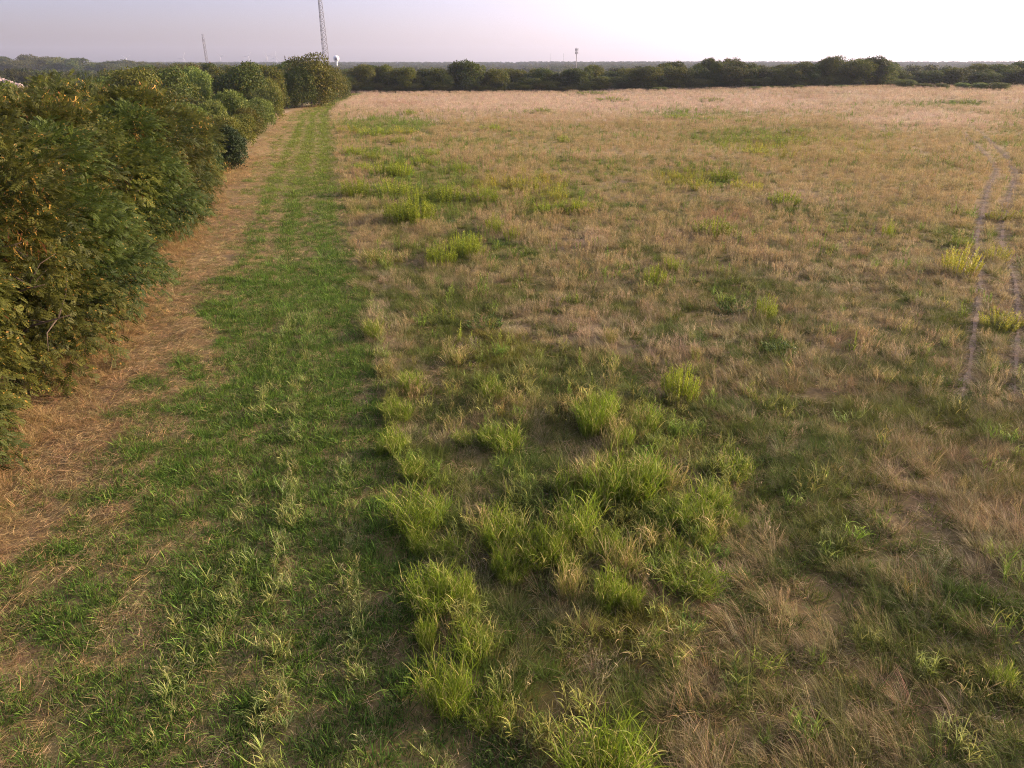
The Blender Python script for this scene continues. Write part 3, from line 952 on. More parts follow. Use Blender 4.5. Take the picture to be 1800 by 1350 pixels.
lattice('lattice_tower', 573, 460, 4.3, 1.3, 70, 'tall grey three-legged lattice tower tapering out of the sky', 0.26, 30, 0.5, 0.9)
e, z = lattice('lattice_mast', 364, 620, 2.2, 1.7, 38, 'short grey lattice mast rising over the wood', 0.26, 15, 0.2)
V, Q, _ = tube([(3.0, 0, 9), (3.0, 0, 15)], 0.9, 6)
bx = empty('red_signal_post', (px_at(369, 620), 620, z), 'small red-brown post beside the short lattice mast', 'post')
V, Q, _ = merge([tube([(0, 0, -.2), (0, 0, 14.5)], 0.25, 6)]); obj('post', mk_mesh('post', V, Q, mat=M['steel']), bx)
V, Q, _ = tube([(0, 0, 13), (0, 0, 18.5)], [0.8, 0.5], 6); obj('head', mk_mesh('head', V, Q, mat=M['red']), bx)

def lathe(prof, n=24):
    prof = np.asarray(prof, float)
    a = np.arange(n) / n * 2 * math.pi
    V = np.stack([prof[:, 0][:, None] * np.cos(a), prof[:, 0][:, None] * np.sin(a), np.repeat(prof[:, 1][:, None], n, 1)], -1).reshape(-1, 3)
    Q = [(i * n + k, i * n + (k + 1) % n, (i + 1) * n + (k + 1) % n, (i + 1) * n + k) for i in range(len(prof) - 1) for k in range(n)]
    return V, np.array(Q)

D = 1500.0
wx = px_at(592, D)
wz = float(ground_h(wx, D))
e = empty('water_tower', (wx, D, wz), 'white ball-shaped water tower on a slim pedestal far off', 'water tower')
zc_w = CAM_H - wz + (112 - 104.5) / FPX * D * 1.0
RS = 4.6 / FPX * D
th = np.linspace(0.02, math.pi - 0.35, 18)
V, Q = lathe(np.stack([np.sin(th) * RS, zc_w + np.cos(th) * RS], 1)); obj('tank', mk_mesh('tank', V, Q, smooth=True, mat=M['white']), e)
V, Q = lathe([(2.4, -0.3), (1.7, 3), (1.5, zc_w - RS * 1.5), (2.2, zc_w - RS * 0.9)]); obj('pedestal', mk_mesh('pedestal', V, Q, smooth=True, mat=M['white']), e)
ph, tt = np.meshgrid(np.linspace(-0.42, 0.42, 7) - math.pi / 2, np.linspace(1.25, 2.15, 7))
V = np.stack([np.sin(tt) * np.cos(ph), np.sin(tt) * np.sin(ph), np.cos(tt)], -1).reshape(-1, 3) * (RS * 1.012) + (0, 0, zc_w)
i = (np.arange(6)[:, None] * 7 + np.arange(6)).ravel()
obj('emblem', mk_mesh('emblem', V, np.stack([i, i + 1, i + 8, i + 7], 1), smooth=True, mat=M['dark']), e)

def monopole(name, px, dist, top_px, label, rad=0.5, heads=True, group=None):
    x = px_at(px, dist); z = float(ground_h(x, dist))
    H = CAM_H - z + (112 - top_px) / FPX * dist
    e = empty(name, (x, dist, z), label, 'mast', group)
    V, Q, _ = tube([(0, 0, -.3), (0, 0, H * .5), (0, 0, H)], [rad, rad * .8, rad * .6]); obj('pole', mk_mesh('pole', V, Q, smooth=True, mat=M['steel']), e)
    if heads:
        for hh in (0.99, 0.90):
            for k in range(3):
                a = k * 2.094 + .4
                c, s = math.cos(a) * rad * 2.2, math.sin(a) * rad * 2.2
                V, Q, _ = merge([tube([(0, 0, H * hh - 1), (c, s, H * hh - 1)], .12, 4), tube([(c, s, H * hh - 2.2), (c, s, H * hh)], .32, 4)])
                obj('antenna', mk_mesh('antenna', V, Q, mat=M['steel']), e)
    return e
monopole('cell_mast', 1013, 700, 89, 'grey cellular mast with antenna heads above the far tree line', 0.55)
monopole('thin_mast', 502, 900, 100, 'thin pole mast with a small head over the wood', 0.28)
monopole('thin_mast', 968, 1500, 97, 'very faint thin mast far behind the tree line', 0.3, False)
monopole('thin_mast', 990, 1500, 97, 'faint thin mast beside the cellular mast', 0.35, False)

def turbine(px, top, rot):
    dist = 3100.0
    x = px_at(px, dist); z = float(ground_h(x, dist))
    H = CAM_H - z + (112 - top) / FPX * dist
    e = empty('wind_turbine', (x, dist, z), 'tiny white wind turbine on the hazy horizon', 'wind turbine', 'wind turbines on the horizon')
    V, Q, _ = tube([(0, 0, 0), (0, 0, H)], [1.3, .8]); obj('tower', mk_mesh('tower', V, Q, smooth=True, mat=M['pale']), e)
    V, Q, _ = tube([(0, 3, H), (0, -2.5, H)], 1.2); obj('nacelle', mk_mesh('nacelle', V, Q, mat=M['pale']), e)
    for k in range(3):
        a = rot + k * 2.094
        V, Q, _ = tube([(0, -2.6, H), (math.cos(a) * 6, -2.6, H + math.sin(a) * 6), (math.cos(a) * 24, -2.6, H + math.sin(a) * 24)], [.5, 1.1, .25], 4)
        obj('blade', mk_mesh('blade', V, Q, mat=M['pale']), e)
for px, top, a in ((389, 102, .3), (438, 102, .9), (471, 101, .1), (486, 103, 1.4), (224, 104, .5), (324, 104, 1.1)):
    turbine(px, top, a)

def rock(r, s):
    V = np.array([(x, y, z) for z in (-1, 1) for y in (-1, 1) for x in (-1, 1)], float) * 0.5
    V = V * (1 + r.normal(size=(8, 3)) * 0.22) * s
    return V, np.array([(0, 2, 3, 1), (4, 5, 7, 6), (0, 1, 5, 4), (2, 6, 7, 3), (0, 4, 6, 2), (1, 3, 7, 5)]), dict(rnd=np.full(8, r.random()), tip=np.zeros(8))
x, y, z = gp(-4, 152)
r = np.random.default_rng(3)
parts = []
for k in range(240):
    a, q = r.uniform(0, 6.3), r.random() ** .7
    V, Q, A = rock(r, r.uniform(.4, 1.3))
    parts.append((V + (math.cos(a) * 9 * q, math.sin(a) * 5 * q, 3.2 * (1 - q) * r.random() + .2), Q, A))
V, Q, _ = merge(parts)
tag(obj('rubble_pile', mk_mesh('rubble_pile', V, Q, mat=M['stone']), loc=(x, y, z)), 'pale pinkish rubble heaped on the fallow ground behind the row', 'rubble', kind='stuff')

# ------------------------------------------------------------------ tall grass clumps and weeds that can be told apart
def johnson_clump(seed, n=34, rad=0.34, h=1.15, stiff=0.5, sub=1.0):
    r = np.random.default_rng(seed)
    parts = []
    a = r.uniform(0, 6.283, n); q = rad * np.sqrt(r.random(n))
    base = np.stack([np.cos(a) * q, np.sin(a) * q, np.full(n, -0.03)], 1)
    az = a + r.normal(size=n) * 0.6
    tilt = 0.05 + 0.45 * q / rad * r.uniform(0.3, 1.1, n)
    L = h * r.uniform(0.55, 1.0, n)
    parts.append(blades(base, az, tilt, 0.25, L * 0.8, 0.012, 3, r, 0.5, 0.4))
    nl = 8
    for j in range(nl):
        f = 0.12 + 0.75 * (j + r.random(n)) / nl
        d = np.stack([np.sin(tilt + .1) * np.cos(az), np.sin(tilt + .1) * np.sin(az), np.cos(tilt + .1)], 1)
        b = base + d * (L * 0.8 * f)[:, None]
        la = az + r.uniform(-2.8, 2.8, n)
        parts.append(blades(b, la, r.uniform(0.15, 0.55, n) + tilt * .5, (r.uniform(0.5, 1.8, n) + 1.1 * (r.random(n) < .18)) * stiff * 1.6, L * r.uniform(0.25, 0.5, n), r.uniform(.011, .019, n), 5, r, 0.7, 0.08, 1.6, 0.45))
    return merge(parts)

def weed_clump(seed, n=26, rad=0.5, h=1.0, leaf=0.11, per=26):
    r = np.random.default_rng(seed)
    a = r.uniform(0, 6.283, n); q = rad * np.sqrt(r.random(n))
    base = np.stack([np.cos(a) * q, np.sin(a) * q * 0.8, np.full(n, -0.03)], 1)
    L = h * r.uniform(0.6, 1.05, n) * (1.08 - 0.5 * (q / rad) ** 2)
    tl = r.uniform(0, 0.12, n) + 0.12 * q / rad
    parts = [blades(base, a, tl, 0.08, L, 0.014, 2, r, 0.5, 0.5)]
    for j in range(per):
        f = 0.12 + 0.88 * (j + r.random(n) * .7) / per
        b = base + np.stack([np.sin(tl) * np.cos(a), np.sin(tl) * np.sin(a), np.cos(tl)], 1) * (L * f)[:, None]
        la = j * 2.4 + r.uniform(-.5, .5, n)
        parts.append(blades(b, la, r.uniform(.35, .8, n), r.uniform(.3, .9, n), leaf * (1.25 - 0.6 * f) * r.uniform(.7, 1.2, n), .019, 2, r, 0.6, 0.1, 1.2, 0.5))
    return merge(parts)

def bush_clump(seed, n=60, rad=0.5, h=0.5):
    r = np.random.default_rng(seed)
    a = r.uniform(0, 6.283, n); q = rad * np.sqrt(r.random(n))
    base = np.stack([np.cos(a) * q, np.sin(a) * q, np.full(n, -0.03)], 1)
    L = h * r.uniform(.5, 1, n) * (1.15 - 0.6 * q / rad)
    tl = 0.6 * q / rad
    parts = [blades(base, a, tl, .2, L, .01, 2, r)]
    for j in range(12):
        f = .2 + .8 * (j + r.random(n)) / 12
        b = base + np.stack([np.sin(tl) * np.cos(a), np.sin(tl) * np.sin(a), np.cos(tl)], 1) * (L * f)[:, None]
        parts.append(blades(b, r.uniform(0, 6.3, n), r.uniform(.6, 1.3, n), .5, .09 * r.uniform(.6, 1.3, n), .032, 2, r, .6, .1, 1.2, .5))
    return merge(parts)

def clump_mesh(name, data, mat):
    V, Q, A = data
    return mk_mesh(name, V, Q, attrs=A, mat=M[mat])

JC = [clump_mesh('tall_grass_clump', johnson_clump(200 + i, n, .34, h, st), m) for i, (n, h, st, m) in enumerate(
    [(96, 1.15, .5, 'johnson'), (80, 1.2, .65, 'johnson'), (66, 1.05, .55, 'johnson'), (52, 1.1, .6, 'johnson_dry'), (22, 1.0, .7, 'johnson_dry')])]
WC = [clump_mesh('weed_clump', weed_clump(220 + i, n, .5, 1.0), m) for i, (n, m) in enumerate([(70, 'goldenrod'), (54, 'goldenrod'), (60, 'goldenrod_y'), (84, 'goldenrod')])]
BC = [clump_mesh('low_bush', bush_clump(240 + i), 'bush') for i in range(2)]

def clump(name, meshes, k, px, py, w, h, pw, ph, label, cat, group=None):
    x, y, z = gp(px, py)
    dep = y * math.cos(R(PITCH)) + CAM_H * math.sin(R(PITCH))
    elev = math.atan2(CAM_H, y)
    ww = w / FPX * dep
    hh = max(0.5 * h, h - (0.24 if 'grass' in name else 0.08) * w * math.sin(elev)) / FPX * dep / max(0.5, math.cos(elev))
    o = obj(name, meshes[k], None, (x, y, z - .02), px * 0.37, (ww / pw, ww / pw, hh / ph))
    return tag(o, label, cat, group)

EDGE = 'tall bright green grass clump in the row along the mown strip edge'
MID = 'tall green grass clump in the large patch of the meadow'
MIDY = 'tall yellowing grass clump in the large patch of the meadow'
JL = [(658, 596, 48, 42, 2, EDGE), (722, 692, 60, 48, 1, EDGE), (703, 742, 64, 46, 0, EDGE), (693, 800, 66, 56, 1, EDGE), (730, 842, 76, 52, 2, EDGE),
      (735, 932, 100, 92, 0, 'broad dense bright green grass clump on the strip edge'), (742, 975, 60, 56, 2, EDGE), (795, 990, 84, 58, 2, EDGE),
      (760, 1072, 92, 92, 0, 'full bright green grass clump on the strip edge, beside a leafy spray'), (815, 1068, 60, 70, 1, EDGE), (752, 1132, 54, 66, 2, EDGE),
      (835, 1155, 78, 80, 1, 'arching bright green grass clump on the meadow side of the edge row'),
      (787, 1250, 90, 112, 0, 'tall plume-like bright green grass clump on the strip edge'), (857, 1276, 74, 66, 2, 'yellowing low grass clump beside the plume-like clump'),
      (1062, 1385, 150, 128, 0, 'wide bright green grass clump standing alone among flattened grass'),
      (1045, 756, 96, 80, 0, MID), (892, 792, 84, 54, 2, MID), (800, 762, 64, 48, 4, MID), (868, 706, 70, 54, 1, MID), (885, 972, 110, 96, 1, MID), (945, 996, 100, 80, 0, MID),
      (1110, 880, 130, 105, 0, MID), (1058, 890, 100, 92, 1, MID), (1000, 880, 84, 74, 2, MID), (1012, 950, 110, 92, 1, MID), (1172, 866, 92, 74, 3, MID), (1232, 906, 92, 74, 2, MID),
      (1252, 944, 90, 60, 3, MID), (1288, 838, 66, 60, 2, 'green grass clump at the outer end of the large patch'), (1090, 1018, 100, 92, 3, MID), (1065, 1070, 76, 76, 1, MID), (1000, 1050, 84, 84, 3, MID),
      (972, 986, 84, 76, 1, MID), (1150, 966, 92, 64, 3, MID), (1182, 926, 92, 64, 1, MID), (1212, 1036, 104, 72, 0, 'broad green grass clump beside the flattened brown grass'),
      (1085, 776, 64, 64, 3, MID), (1132, 766, 76, 64, 1, MID), (1100, 1146, 90, 60, 4, 'sparse yellowing grass clump below the large patch'), (1170, 1160, 100, 66, 4, 'sparse yellowing grass clump with pale leaves'),
      (1756, 1206, 46, 54, 2, 'small bright grass clump alone in the flattened meadow'), (1692, 1216, 76, 60, 4, 'thin open grass clump beside a small bright one'),
      (1070, 606, 30, 46, 3, 'narrow upright yellow-green grass clump in dry meadow'), (1066, 656, 44, 52, 4, 'thin pale grass clump beyond the large patch'),
      (648, 462, 46, 36, 3, 'yellow-green grass clump at the bend of the meadow edge'), (690, 462, 50, 30, 3, 'low yellow-green grass clump inside the meadow edge'),
      (800, 640, 50, 50, 3, 'yellowing upright grass clump among mixed dry grass')]
r = np.random.default_rng(404)
more = []
for (px, py, w, h, k, lab) in JL:
    if lab in (MID, EDGE):
        more.append((px, py, w * .74, h * 1.08, k, lab))
        for q in range(2):
            if lab == EDGE and q: continue
            more.append((px + r.uniform(-.6, .6) * w * (1 if lab == MID else .5), py + r.uniform(-.35, .45) * h, w * r.uniform(.4, .62), h * r.uniform(.6, .95), int(r.integers(0, 5)) if lab == MID else int(r.integers(0, 3)), lab))
    else:
        more.append((px, py, w, h, k, lab))
for (px, py, w, h, k, lab) in more:
    if lab == MID and k > 2: lab = MIDY
    g = {EDGE: 'grass clumps along the mown edge', MID: 'grass clumps of the large meadow patch', MIDY: 'grass clumps of the large meadow patch'}.get(lab)
    clump('tall_grass_clump', JC, k, px, py, w, h, 1.05, 1.1, lab, 'grass clump', g)

WEED = 'clump of upright leafy green weeds standing in the dry meadow'
FARW = 'low green weed patch far out in the dry meadow'
WL = [(1686, 478, 60, 46, 2, 'tall yellow-green weed clump beside the wheel rut'), (1750, 458, 42, 28, 2, 'rounded yellow-green weed clump between the two wheel ruts'), (1690, 432, 36, 16, 0, WEED), (1765, 384, 54, 16, 2, 'low yellow weed clump across the wheel ruts'),
      (1757, 574, 64, 30, 2, 'low yellowing weed clump beside the wheel rut'), (1345, 556, 40, 36, 0, WEED), (1253, 414, 66, 30, 1, WEED), (1377, 358, 56, 22, 0, WEED), (1274, 316, 46, 20, 0, WEED), (1228, 331, 48, 18, 2, WEED),
      (1298, 332, 28, 18, 2, WEED), (1326, 334, 26, 16, 2, WEED), (732, 390, 62, 44, 3, 'largest tall green weed stand near the mown edge'), (700, 388, 50, 34, 0, WEED), (672, 308, 44, 22, 1, WEED), (704, 308, 44, 24, 3, WEED),
      (626, 342, 52, 28, 0, WEED), (655, 281, 44, 16, 0, WEED), (828, 448, 54, 36, 3, WEED), (776, 462, 56, 34, 0, WEED), (806, 440, 40, 28, 1, WEED), (786, 352, 60, 28, 3, WEED), (740, 352, 50, 24, 1, WEED), (812, 302, 36, 16, 0, WEED),
      (850, 352, 56, 24, 0, WEED), (690, 340, 60, 24, 1, WEED), (960, 375, 50, 20, 0, WEED), (1010, 372, 60, 22, 3, WEED), (870, 405, 36, 28, 1, WEED), (900, 420, 26, 20, 1, WEED), (980, 348, 40, 18, 2, WEED), (920, 330, 60, 18, 2, WEED),
      (1195, 698, 62, 52, 3, 'dense upright green weed stand at the top of the tall grass patch'), (1560, 415, 20, 26, 1, WEED), (1150, 500, 44, 34, 1, WEED), (1180, 475, 34, 24, 0, WEED), (1455, 412, 20, 12, 0, WEED), (640, 300, 34, 14, 0, WEED), (740, 288, 40, 14, 1, WEED),
      (990, 248, 24, 10, 0, FARW), (700, 252, 28, 12, 0, FARW), (865, 228, 40, 10, 1, FARW), (1362, 248, 60, 9, 0, FARW), (1398, 232, 42, 8, 0, FARW), (1328, 268, 46, 10, 2, FARW), (1240, 212, 50, 7, 1, FARW), (1190, 207, 44, 7, 0, FARW), (1310, 215, 40, 7, 1, FARW), (950, 197, 50, 7, 0, FARW),
      (720, 200, 26, 7, 0, FARW), (1075, 176, 60, 6, 1, FARW), (1250, 177, 44, 6, 0, FARW), (1700, 180, 60, 6, 1, FARW), (760, 272, 30, 12, 0, FARW), (620, 270, 40, 14, 0, FARW), (1560, 240, 16, 8, 1, FARW), (1040, 165, 60, 5, 0, FARW), (660, 238, 60, 14, 0, FARW), (710, 234, 54, 12, 2, FARW), (620, 232, 50, 12, 2, FARW)]
for (px, py, w, h, k, lab) in WL:
    if lab == WEED:
        lab = ('upright leafy green weed clump in the green belt near the mown strip' if px < 880 else 'leafy weed clump among the yellow-flowering growth' if px < 1060 else
               'yellow-green weed clump standing alone in the open dry meadow' if k == 2 else 'green weed clump standing alone in the open dry meadow')
    g = 'far weed patches in the meadow' if lab == FARW else None if [q[5] for q in WL].count(lab) == 1 else 'weed clumps in the dry meadow'
    clump('weed_clump', WC, k, px, py + 2, w * 1.15, h * 1.12 + 2, 1.1, 1.0, lab, 'weed clump', g)
BUSHL = 'low dark green leafy bush in the dry meadow'
for (px, py, w, h, k) in ((850, 574, 64, 30, 0), (1370, 622, 64, 34, 1), (1290, 545, 60, 30, 0), (900, 1310, 70, 40, 1), (865, 1340, 70, 34, 0), (1715, 705, 40, 20, 0), (1300, 1020, 40, 30, 1), (1110, 365, 40, 14, 0), (790, 395, 40, 14, 1)):
    clump('low_bush', BC, k, px, py, w, h, 1.1, .5, BUSHL, 'bush', 'low bushes in the meadow')

# ------------------------------------------------------------------ scattered grasses (nobody could count them)
def tuft(seed, n, rad, l0, l1, w0, w1, t0, t1, b0, b1, lean=0.0, seg=3, power=1.3):
    r = np.random.default_rng(seed)
    a = r.uniform(0, 6.283, n); q = rad * np.sqrt(r.random(n))
    base = np.stack([np.cos(a) * q, np.sin(a) * q, np.full(n, -0.012)], 1)
    az = a + r.normal(size=n) * 0.7
    if lean:
        vx, vy = np.cos(az) * (1 - lean) + lean, np.sin(az) * (1 - lean)
        az = np.arctan2(vy, vx)
    return blades(base, az, r.uniform(t0, t1, n), r.uniform(b0, b1, n), r.uniform(l0, l1, n), r.uniform(w0, w1, n), seg, r, 0.8, 0.1, power)

def litter(seed, n, rad, l0, l1, w):
    r = np.random.default_rng(seed)
    base = np.stack([r.normal(size=n) * rad * .6, r.normal(size=n) * rad * .6, r.uniform(0.0, 0.05, n)], 1)
    return blades(base, r.uniform(0, 6.3, n), r.uniform(1.25, 1.6, n), r.uniform(-.25, .35, n), r.uniform(l0, l1, n), w, 2, r, 1.2, 0.4)

def seedgrass(seed, n, rad, h):
    """upright dry stems with feathery heads."""
    r = np.random.default_rng(seed)
    a = r.uniform(0, 6.283, n); q = rad * np.sqrt(r.random(n))
    base = np.stack([np.cos(a) * q, np.sin(a) * q, np.full(n, -0.01)], 1)
    L = h * r.uniform(.6, 1.05, n)
    t, b = r.uniform(0, .3, n), r.uniform(0, .35, n)
    p = [blades(base, a, t, b, L, .006, 3, r, .8, .5)]
    d = np.stack([np.sin(t + b * .6) * np.cos(a), np.sin(t + b * .6) * np.sin(a), np.cos(t + b * .6)], 1)
    for j in range(5):
        bb = base + d * (L * (.62 + .08 * j))[:, None]
        p.append(blades(bb, r.uniform(0, 6.3, n), r.uniform(.3, .9, n), .4, .09 * r.uniform(.6, 1.2, n), .010, 2, r, 1, .2))
    p.append(tuft(seed + 1, n, rad, .12, .3, .005, .009, .2, .9, .2, .9))
    return merge(p)

def variants(name, datas):
    c = bpy.data.collections.new(name)
    for V, Q, A in datas:
        o = bpy.data.objects.new(name, mk_mesh(name, V, Q, attrs=A, mat=M['scatter']))
        c.objects.link(o)
    return c, len(datas)

VAR = dict(
    mown=variants('mown_tuft', [tuft(300 + i, 20, .075, .05, .15, .0045, .008, .1, .9, .4, 1.3) for i in range(5)]),
    litter=variants('straw_tuft', [litter(310 + i, 20, .15, .08, .26, .0055) for i in range(4)]),
    tussock=variants('tussock', [tuft(320 + i, 66, .115, .16, .48, .003, .0055, .3, 1.0, .4, 1.1, .5, 4) for i in range(5)]),
    upright=variants('dry_tuft', [seedgrass(330 + 3 * i, 20, .16, .55) for i in range(4)]),
    low=variants('low_tuft', [tuft(345 + i, 30, .12, .10, .28, .006, .011, .2, 1.0, .3, 1.0) for i in range(4)]),
    tall=variants('tall_tuft', [johnson_clump(350 + i, 9, .13, .72, .65) for i in range(5)]),
    weed=variants('weed_tuft', [weed_clump(360 + i, 5, .16, .6, .10, 16) for i in range(4)]),
    stalk=variants('stalk_tuft', [johnson_clump(370 + i, 3, .05, .75, .6) for i in range(5)]),
)

def scatter(name, var, P, rz, sc, ca, cb, label, tilt=None, seed=0):
    col, nv = VAR[var]
    n = len(P)
    r = np.random.default_rng(seed + 1000)
    me = bpy.data.meshes.new(name)
    me.vertices.add(n)
    me.vertices.foreach_set('co', np.asarray(P, np.float32).ravel())
    def put(nm, typ, key, v):
        a = me.attributes.new(nm, typ, 'POINT')
        a.data.foreach_set(key, np.ascontiguousarray(v).ravel())
    rot = np.zeros((n, 3), np.float32)
    rot[:, :2] = r.normal(size=(n, 2)) * (0.1 if tilt is None else tilt)
    rot[:, 2] = rz
    put('rot', 'FLOAT_VECTOR', 'vector', rot)
    put('scl', 'FLOAT', 'value', np.asarray(sc, np.float32))
    put('vid', 'INT', 'value', r.integers(0, nv, n).astype(np.int32))
    for nm, c in (('ca', ca), ('cb', cb)):
        q = np.ones((n, 4), np.float32); q[:, :3] = c
        put(nm, 'FLOAT_COLOR', 'color', q)
    o = obj(name, me)
    ng = bpy.data.node_groups.new(name, 'GeometryNodeTree')
    ng.interface.new_socket('Geometry', in_out='INPUT', socket_type='NodeSocketGeometry')
    ng.interface.new_socket('Geometry', in_out='OUTPUT', socket_type='NodeSocketGeometry')
    N, Lk = ng.nodes, ng.links
    gi, go = N.new('NodeGroupInput'), N.new('NodeGroupOutput')
    iop = N.new('GeometryNodeInstanceOnPoints')
    ci = N.new('GeometryNodeCollectionInfo')
    ci.inputs['Collection'].default_value = col
    ci.inputs['Separate Children'].default_value = True
    ci.inputs['Reset Children'].default_value = True
    def na(nm, typ):
        a = N.new('GeometryNodeInputNamedAttribute'); a.data_type = typ; a.inputs['Name'].default_value = nm
        return a.outputs['Attribute']
    e2r = N.new('FunctionNodeEulerToRotation')
    Lk.new(na('rot', 'FLOAT_VECTOR'), e2r.inputs[0])
    Lk.new(gi.outputs[0], iop.inputs['Points'])
    Lk.new(ci.outputs[0], iop.inputs['Instance'])
    iop.inputs['Pick Instance'].default_value = True
    Lk.new(na('vid', 'INT'), iop.inputs['Instance Index'])
    Lk.new(e2r.outputs[0], iop.inputs['Rotation'])
    Lk.new(na('scl', 'FLOAT'), iop.inputs['Scale'])
    Lk.new(iop.outputs[0], go.inputs[0])
    md = o.modifiers.new('scatter', 'NODES')
    md.node_group = ng
    return tag(o, label, 'grass', kind='stuff')

BANDS = [(1.5, 9), (9, 14), (14, 20), (20, 30), (30, 45), (45, 70), (70, 110), (110, 165), (165, 268)]
def sample(dens, side=4.0, seed=0, xlim=None):
    """random points over the ground in view and a little past it, thinner with distance."""
    r = np.random.default_rng(seed)
    out = []
    for (a, b), d in zip(BANDS, dens):
        if d <= 0: continue
        hw = 0.80 * b + side
        lo, hi = (-hw, hw)
        n = int((b - a) * (hi - lo) * d)
        x, y = r.uniform(lo, hi, n), r.uniform(a, b, n)
        m = np.abs(x) < 0.80 * y + side
        out.append(np.stack([x[m], y[m]], 1))
    p = np.concatenate(out)
    return p[:, 0], p[:, 1], r

def pts(x, y, lift=0.0): return np.stack([x, y, ground_h(x, y) + lift], 1)

def jitter_col(c, r, a=0.18, hue=0.08):
    n = len(c)
    return np.clip(c * (1 + r.normal(size=(n, 1)) * a) * (1 + r.normal(size=(n, 3)) * hue), 0.004, 0.8)

def in_strip(x, y):
    u = strip_u(x, y)
    return (u > 0) & (u < 1) & (y < 222)

def strip_points(dens, seed):
    r = np.random.default_rng(seed)
    out = []
    for (a, b), d in zip(BANDS, dens):
        b = min(b, 222)
        if d <= 0: continue
        n = int((b - a) * 10.5 * d)
        y = r.uniform(a, b, n)
        l, q = left_edge(y), right_edge(y)
        x = l + (q - l) * r.uniform(-0.06, 1.0, n)
        out.append(np.stack([x, y], 1))
    p = np.concatenate(out)
    return p[:, 0], p[:, 1], r

# mown strip: green regrowth
x, y, r = strip_points([150, 150, 125, 90, 48, 24, 12, 6, 3], 1)
g = strip_green(x, y)
gap = sm(.34, .56, fbm(x / .75, y / .75, 133) * .6 + fbm(x / .28, y / .28, 134, 2) * .4)
k = r.random(len(x)) < np.clip(g * 1.25, 0.06, 1) ** 1.3 * (.40 + .60 * gap)
x, y, g = x[k], y[k], g[k]
dr = np.clip(1 - g * 1.5 + r.normal(size=len(x)) * .12, 0, 1)
blue = fbm(x / 1.1, y / 1.1, 131)
ca = lerp(lerp(np.broadcast_to(GREEN_M, (len(x), 3)), DGREEN * C(.9, 1.1, 1.3), blue), OLIVE * .9, dr * .8)
ca = lerp(ca, OLIVE * 1.2, sm(30, 70, y) * .5)
cb = lerp(lerp(np.broadcast_to(GREEN_M * 1.5, (len(x), 3)), GREEN_B * 1.1, sm(30, 70, y) * .5 + .3 * r.random(len(x))), STRAW * .9, dr * .8)
sc = r.gamma(9, 1 / 9, len(x)) * (0.55 + 0.65 * g) * np.interp(y, [0, 20, 60, 120, 200], [1, 1.1, 1.5, 2, 2.3])
scatter('mown_grass', 'mown', pts(x, y, .02), r.uniform(0, 6.3, len(x)), sc, jitter_col(ca, r), jitter_col(cb, r), 'short green regrowth of the mown strip between straw litter')
# straw litter
x, y, r = strip_points([85, 85, 74, 52, 26, 12, 5, 2, 1], 2)
g = strip_green(x, y); u = strip_u(x, y)
k = r.random(len(x)) < np.clip(1.2 - g * 1.1, .25, 1)
x, y, g, u = x[k], y[k], g[k], u[k]
cs = lerp(lerp(np.broadcast_to(ORANGE, (len(x), 3)), STRAW, np.clip(u * 1.6 + r.normal(size=len(x)) * .2, 0, 1)), GREY * .9, r.random(len(x)) * .35)
scatter('straw_litter', 'litter', pts(x, y, .025), r.uniform(0, 6.3, len(x)), r.uniform(.6, 1.2, len(x)) * np.interp(y, [0, 30, 100, 200], [1, 1.1, 1.7, 2]), jitter_col(cs * .78, r, .3), jitter_col(cs * 1.15, r, .25), 'loose dry straw lying over the mown strip', .15)
# orange dry grass fringe under the tree row
r = np.random.default_rng(9)
n = 5200
y = 4 + 66 * r.random(n) ** 1.5
x = left_edge(y) + r.normal(size=n) * .75
k = fbm(x / 1.5, y / 1.5, 141) > .42
x, y = x[k], y[k]
cs = lerp(np.broadcast_to(ORANGE, (len(x), 3)), STRAW, r.random(len(x)) * .8)
scatter('dry_grass_fringe', 'tussock', pts(x, y), r.uniform(0, 6.3, len(x)), r.uniform(.5, 1.1, len(x)), jitter_col(cs * C(.8, .85, .8), r), jitter_col(cs * 1.15, r), 'orange dry grass fringe under the locust row')
# pale taller stalk rows left between the mower passes
P = []
r = np.random.default_rng(10)
for (pl, dn) in (([(455, 760), (470, 690), (495, 600), (520, 560)], 5), ([(470, 1300), (480, 1200), (485, 1130), (500, 960), (512, 860), (520, 760), (530, 660), (545, 560)], 6), ([(628, 1230), (622, 1100), (615, 1010), (612, 900), (610, 800)], 6),
                ([(385, 1180), (400, 1090), (410, 1010), (425, 930), (440, 840)], 5), ([(280, 1340), (300, 1230), (330, 1120), (350, 1020)], 5), ([(680, 660), (670, 600), (655, 520)], 4), ([(470, 1390), (475, 1340)], 8), ([(640, 1390), (630, 1310)], 6), ([(770, 1390), (750, 1300)], 5)):
    w = np.array([gp(*p)[:2] for p in pl])
    L = np.hypot(*np.diff(w, axis=0).T).sum()
    n = int(L * dn * 2.0)
    t = np.sort(r.random(n)) * (len(w) - 1)
    P.append(np.stack([np.interp(t, range(len(w)), w[:, 0]) + r.normal(size=n) * .12, np.interp(t, range(len(w)), w[:, 1]) + r.normal(size=n) * .12], 1))
P = np.concatenate(P); x, y = P.T
cs = np.broadcast_to(C(.17, .23, .045), (len(x), 3))
scatter('uncut_grass_row', 'stalk', pts(x, y), r.uniform(0, 6.3, len(x)), r.uniform(.35, .85, len(x)), jitter_col(cs, r), jitter_col(np.broadcast_to(C(.42, .42, .16), cs.shape), r), 'thin rows of pale taller grass left standing on the mown strip')

# meadow
def flow(x, y):
    return R(125) + (fbm(x / 3.5, y / 3.5, 151, 2) - .5) * 4.0

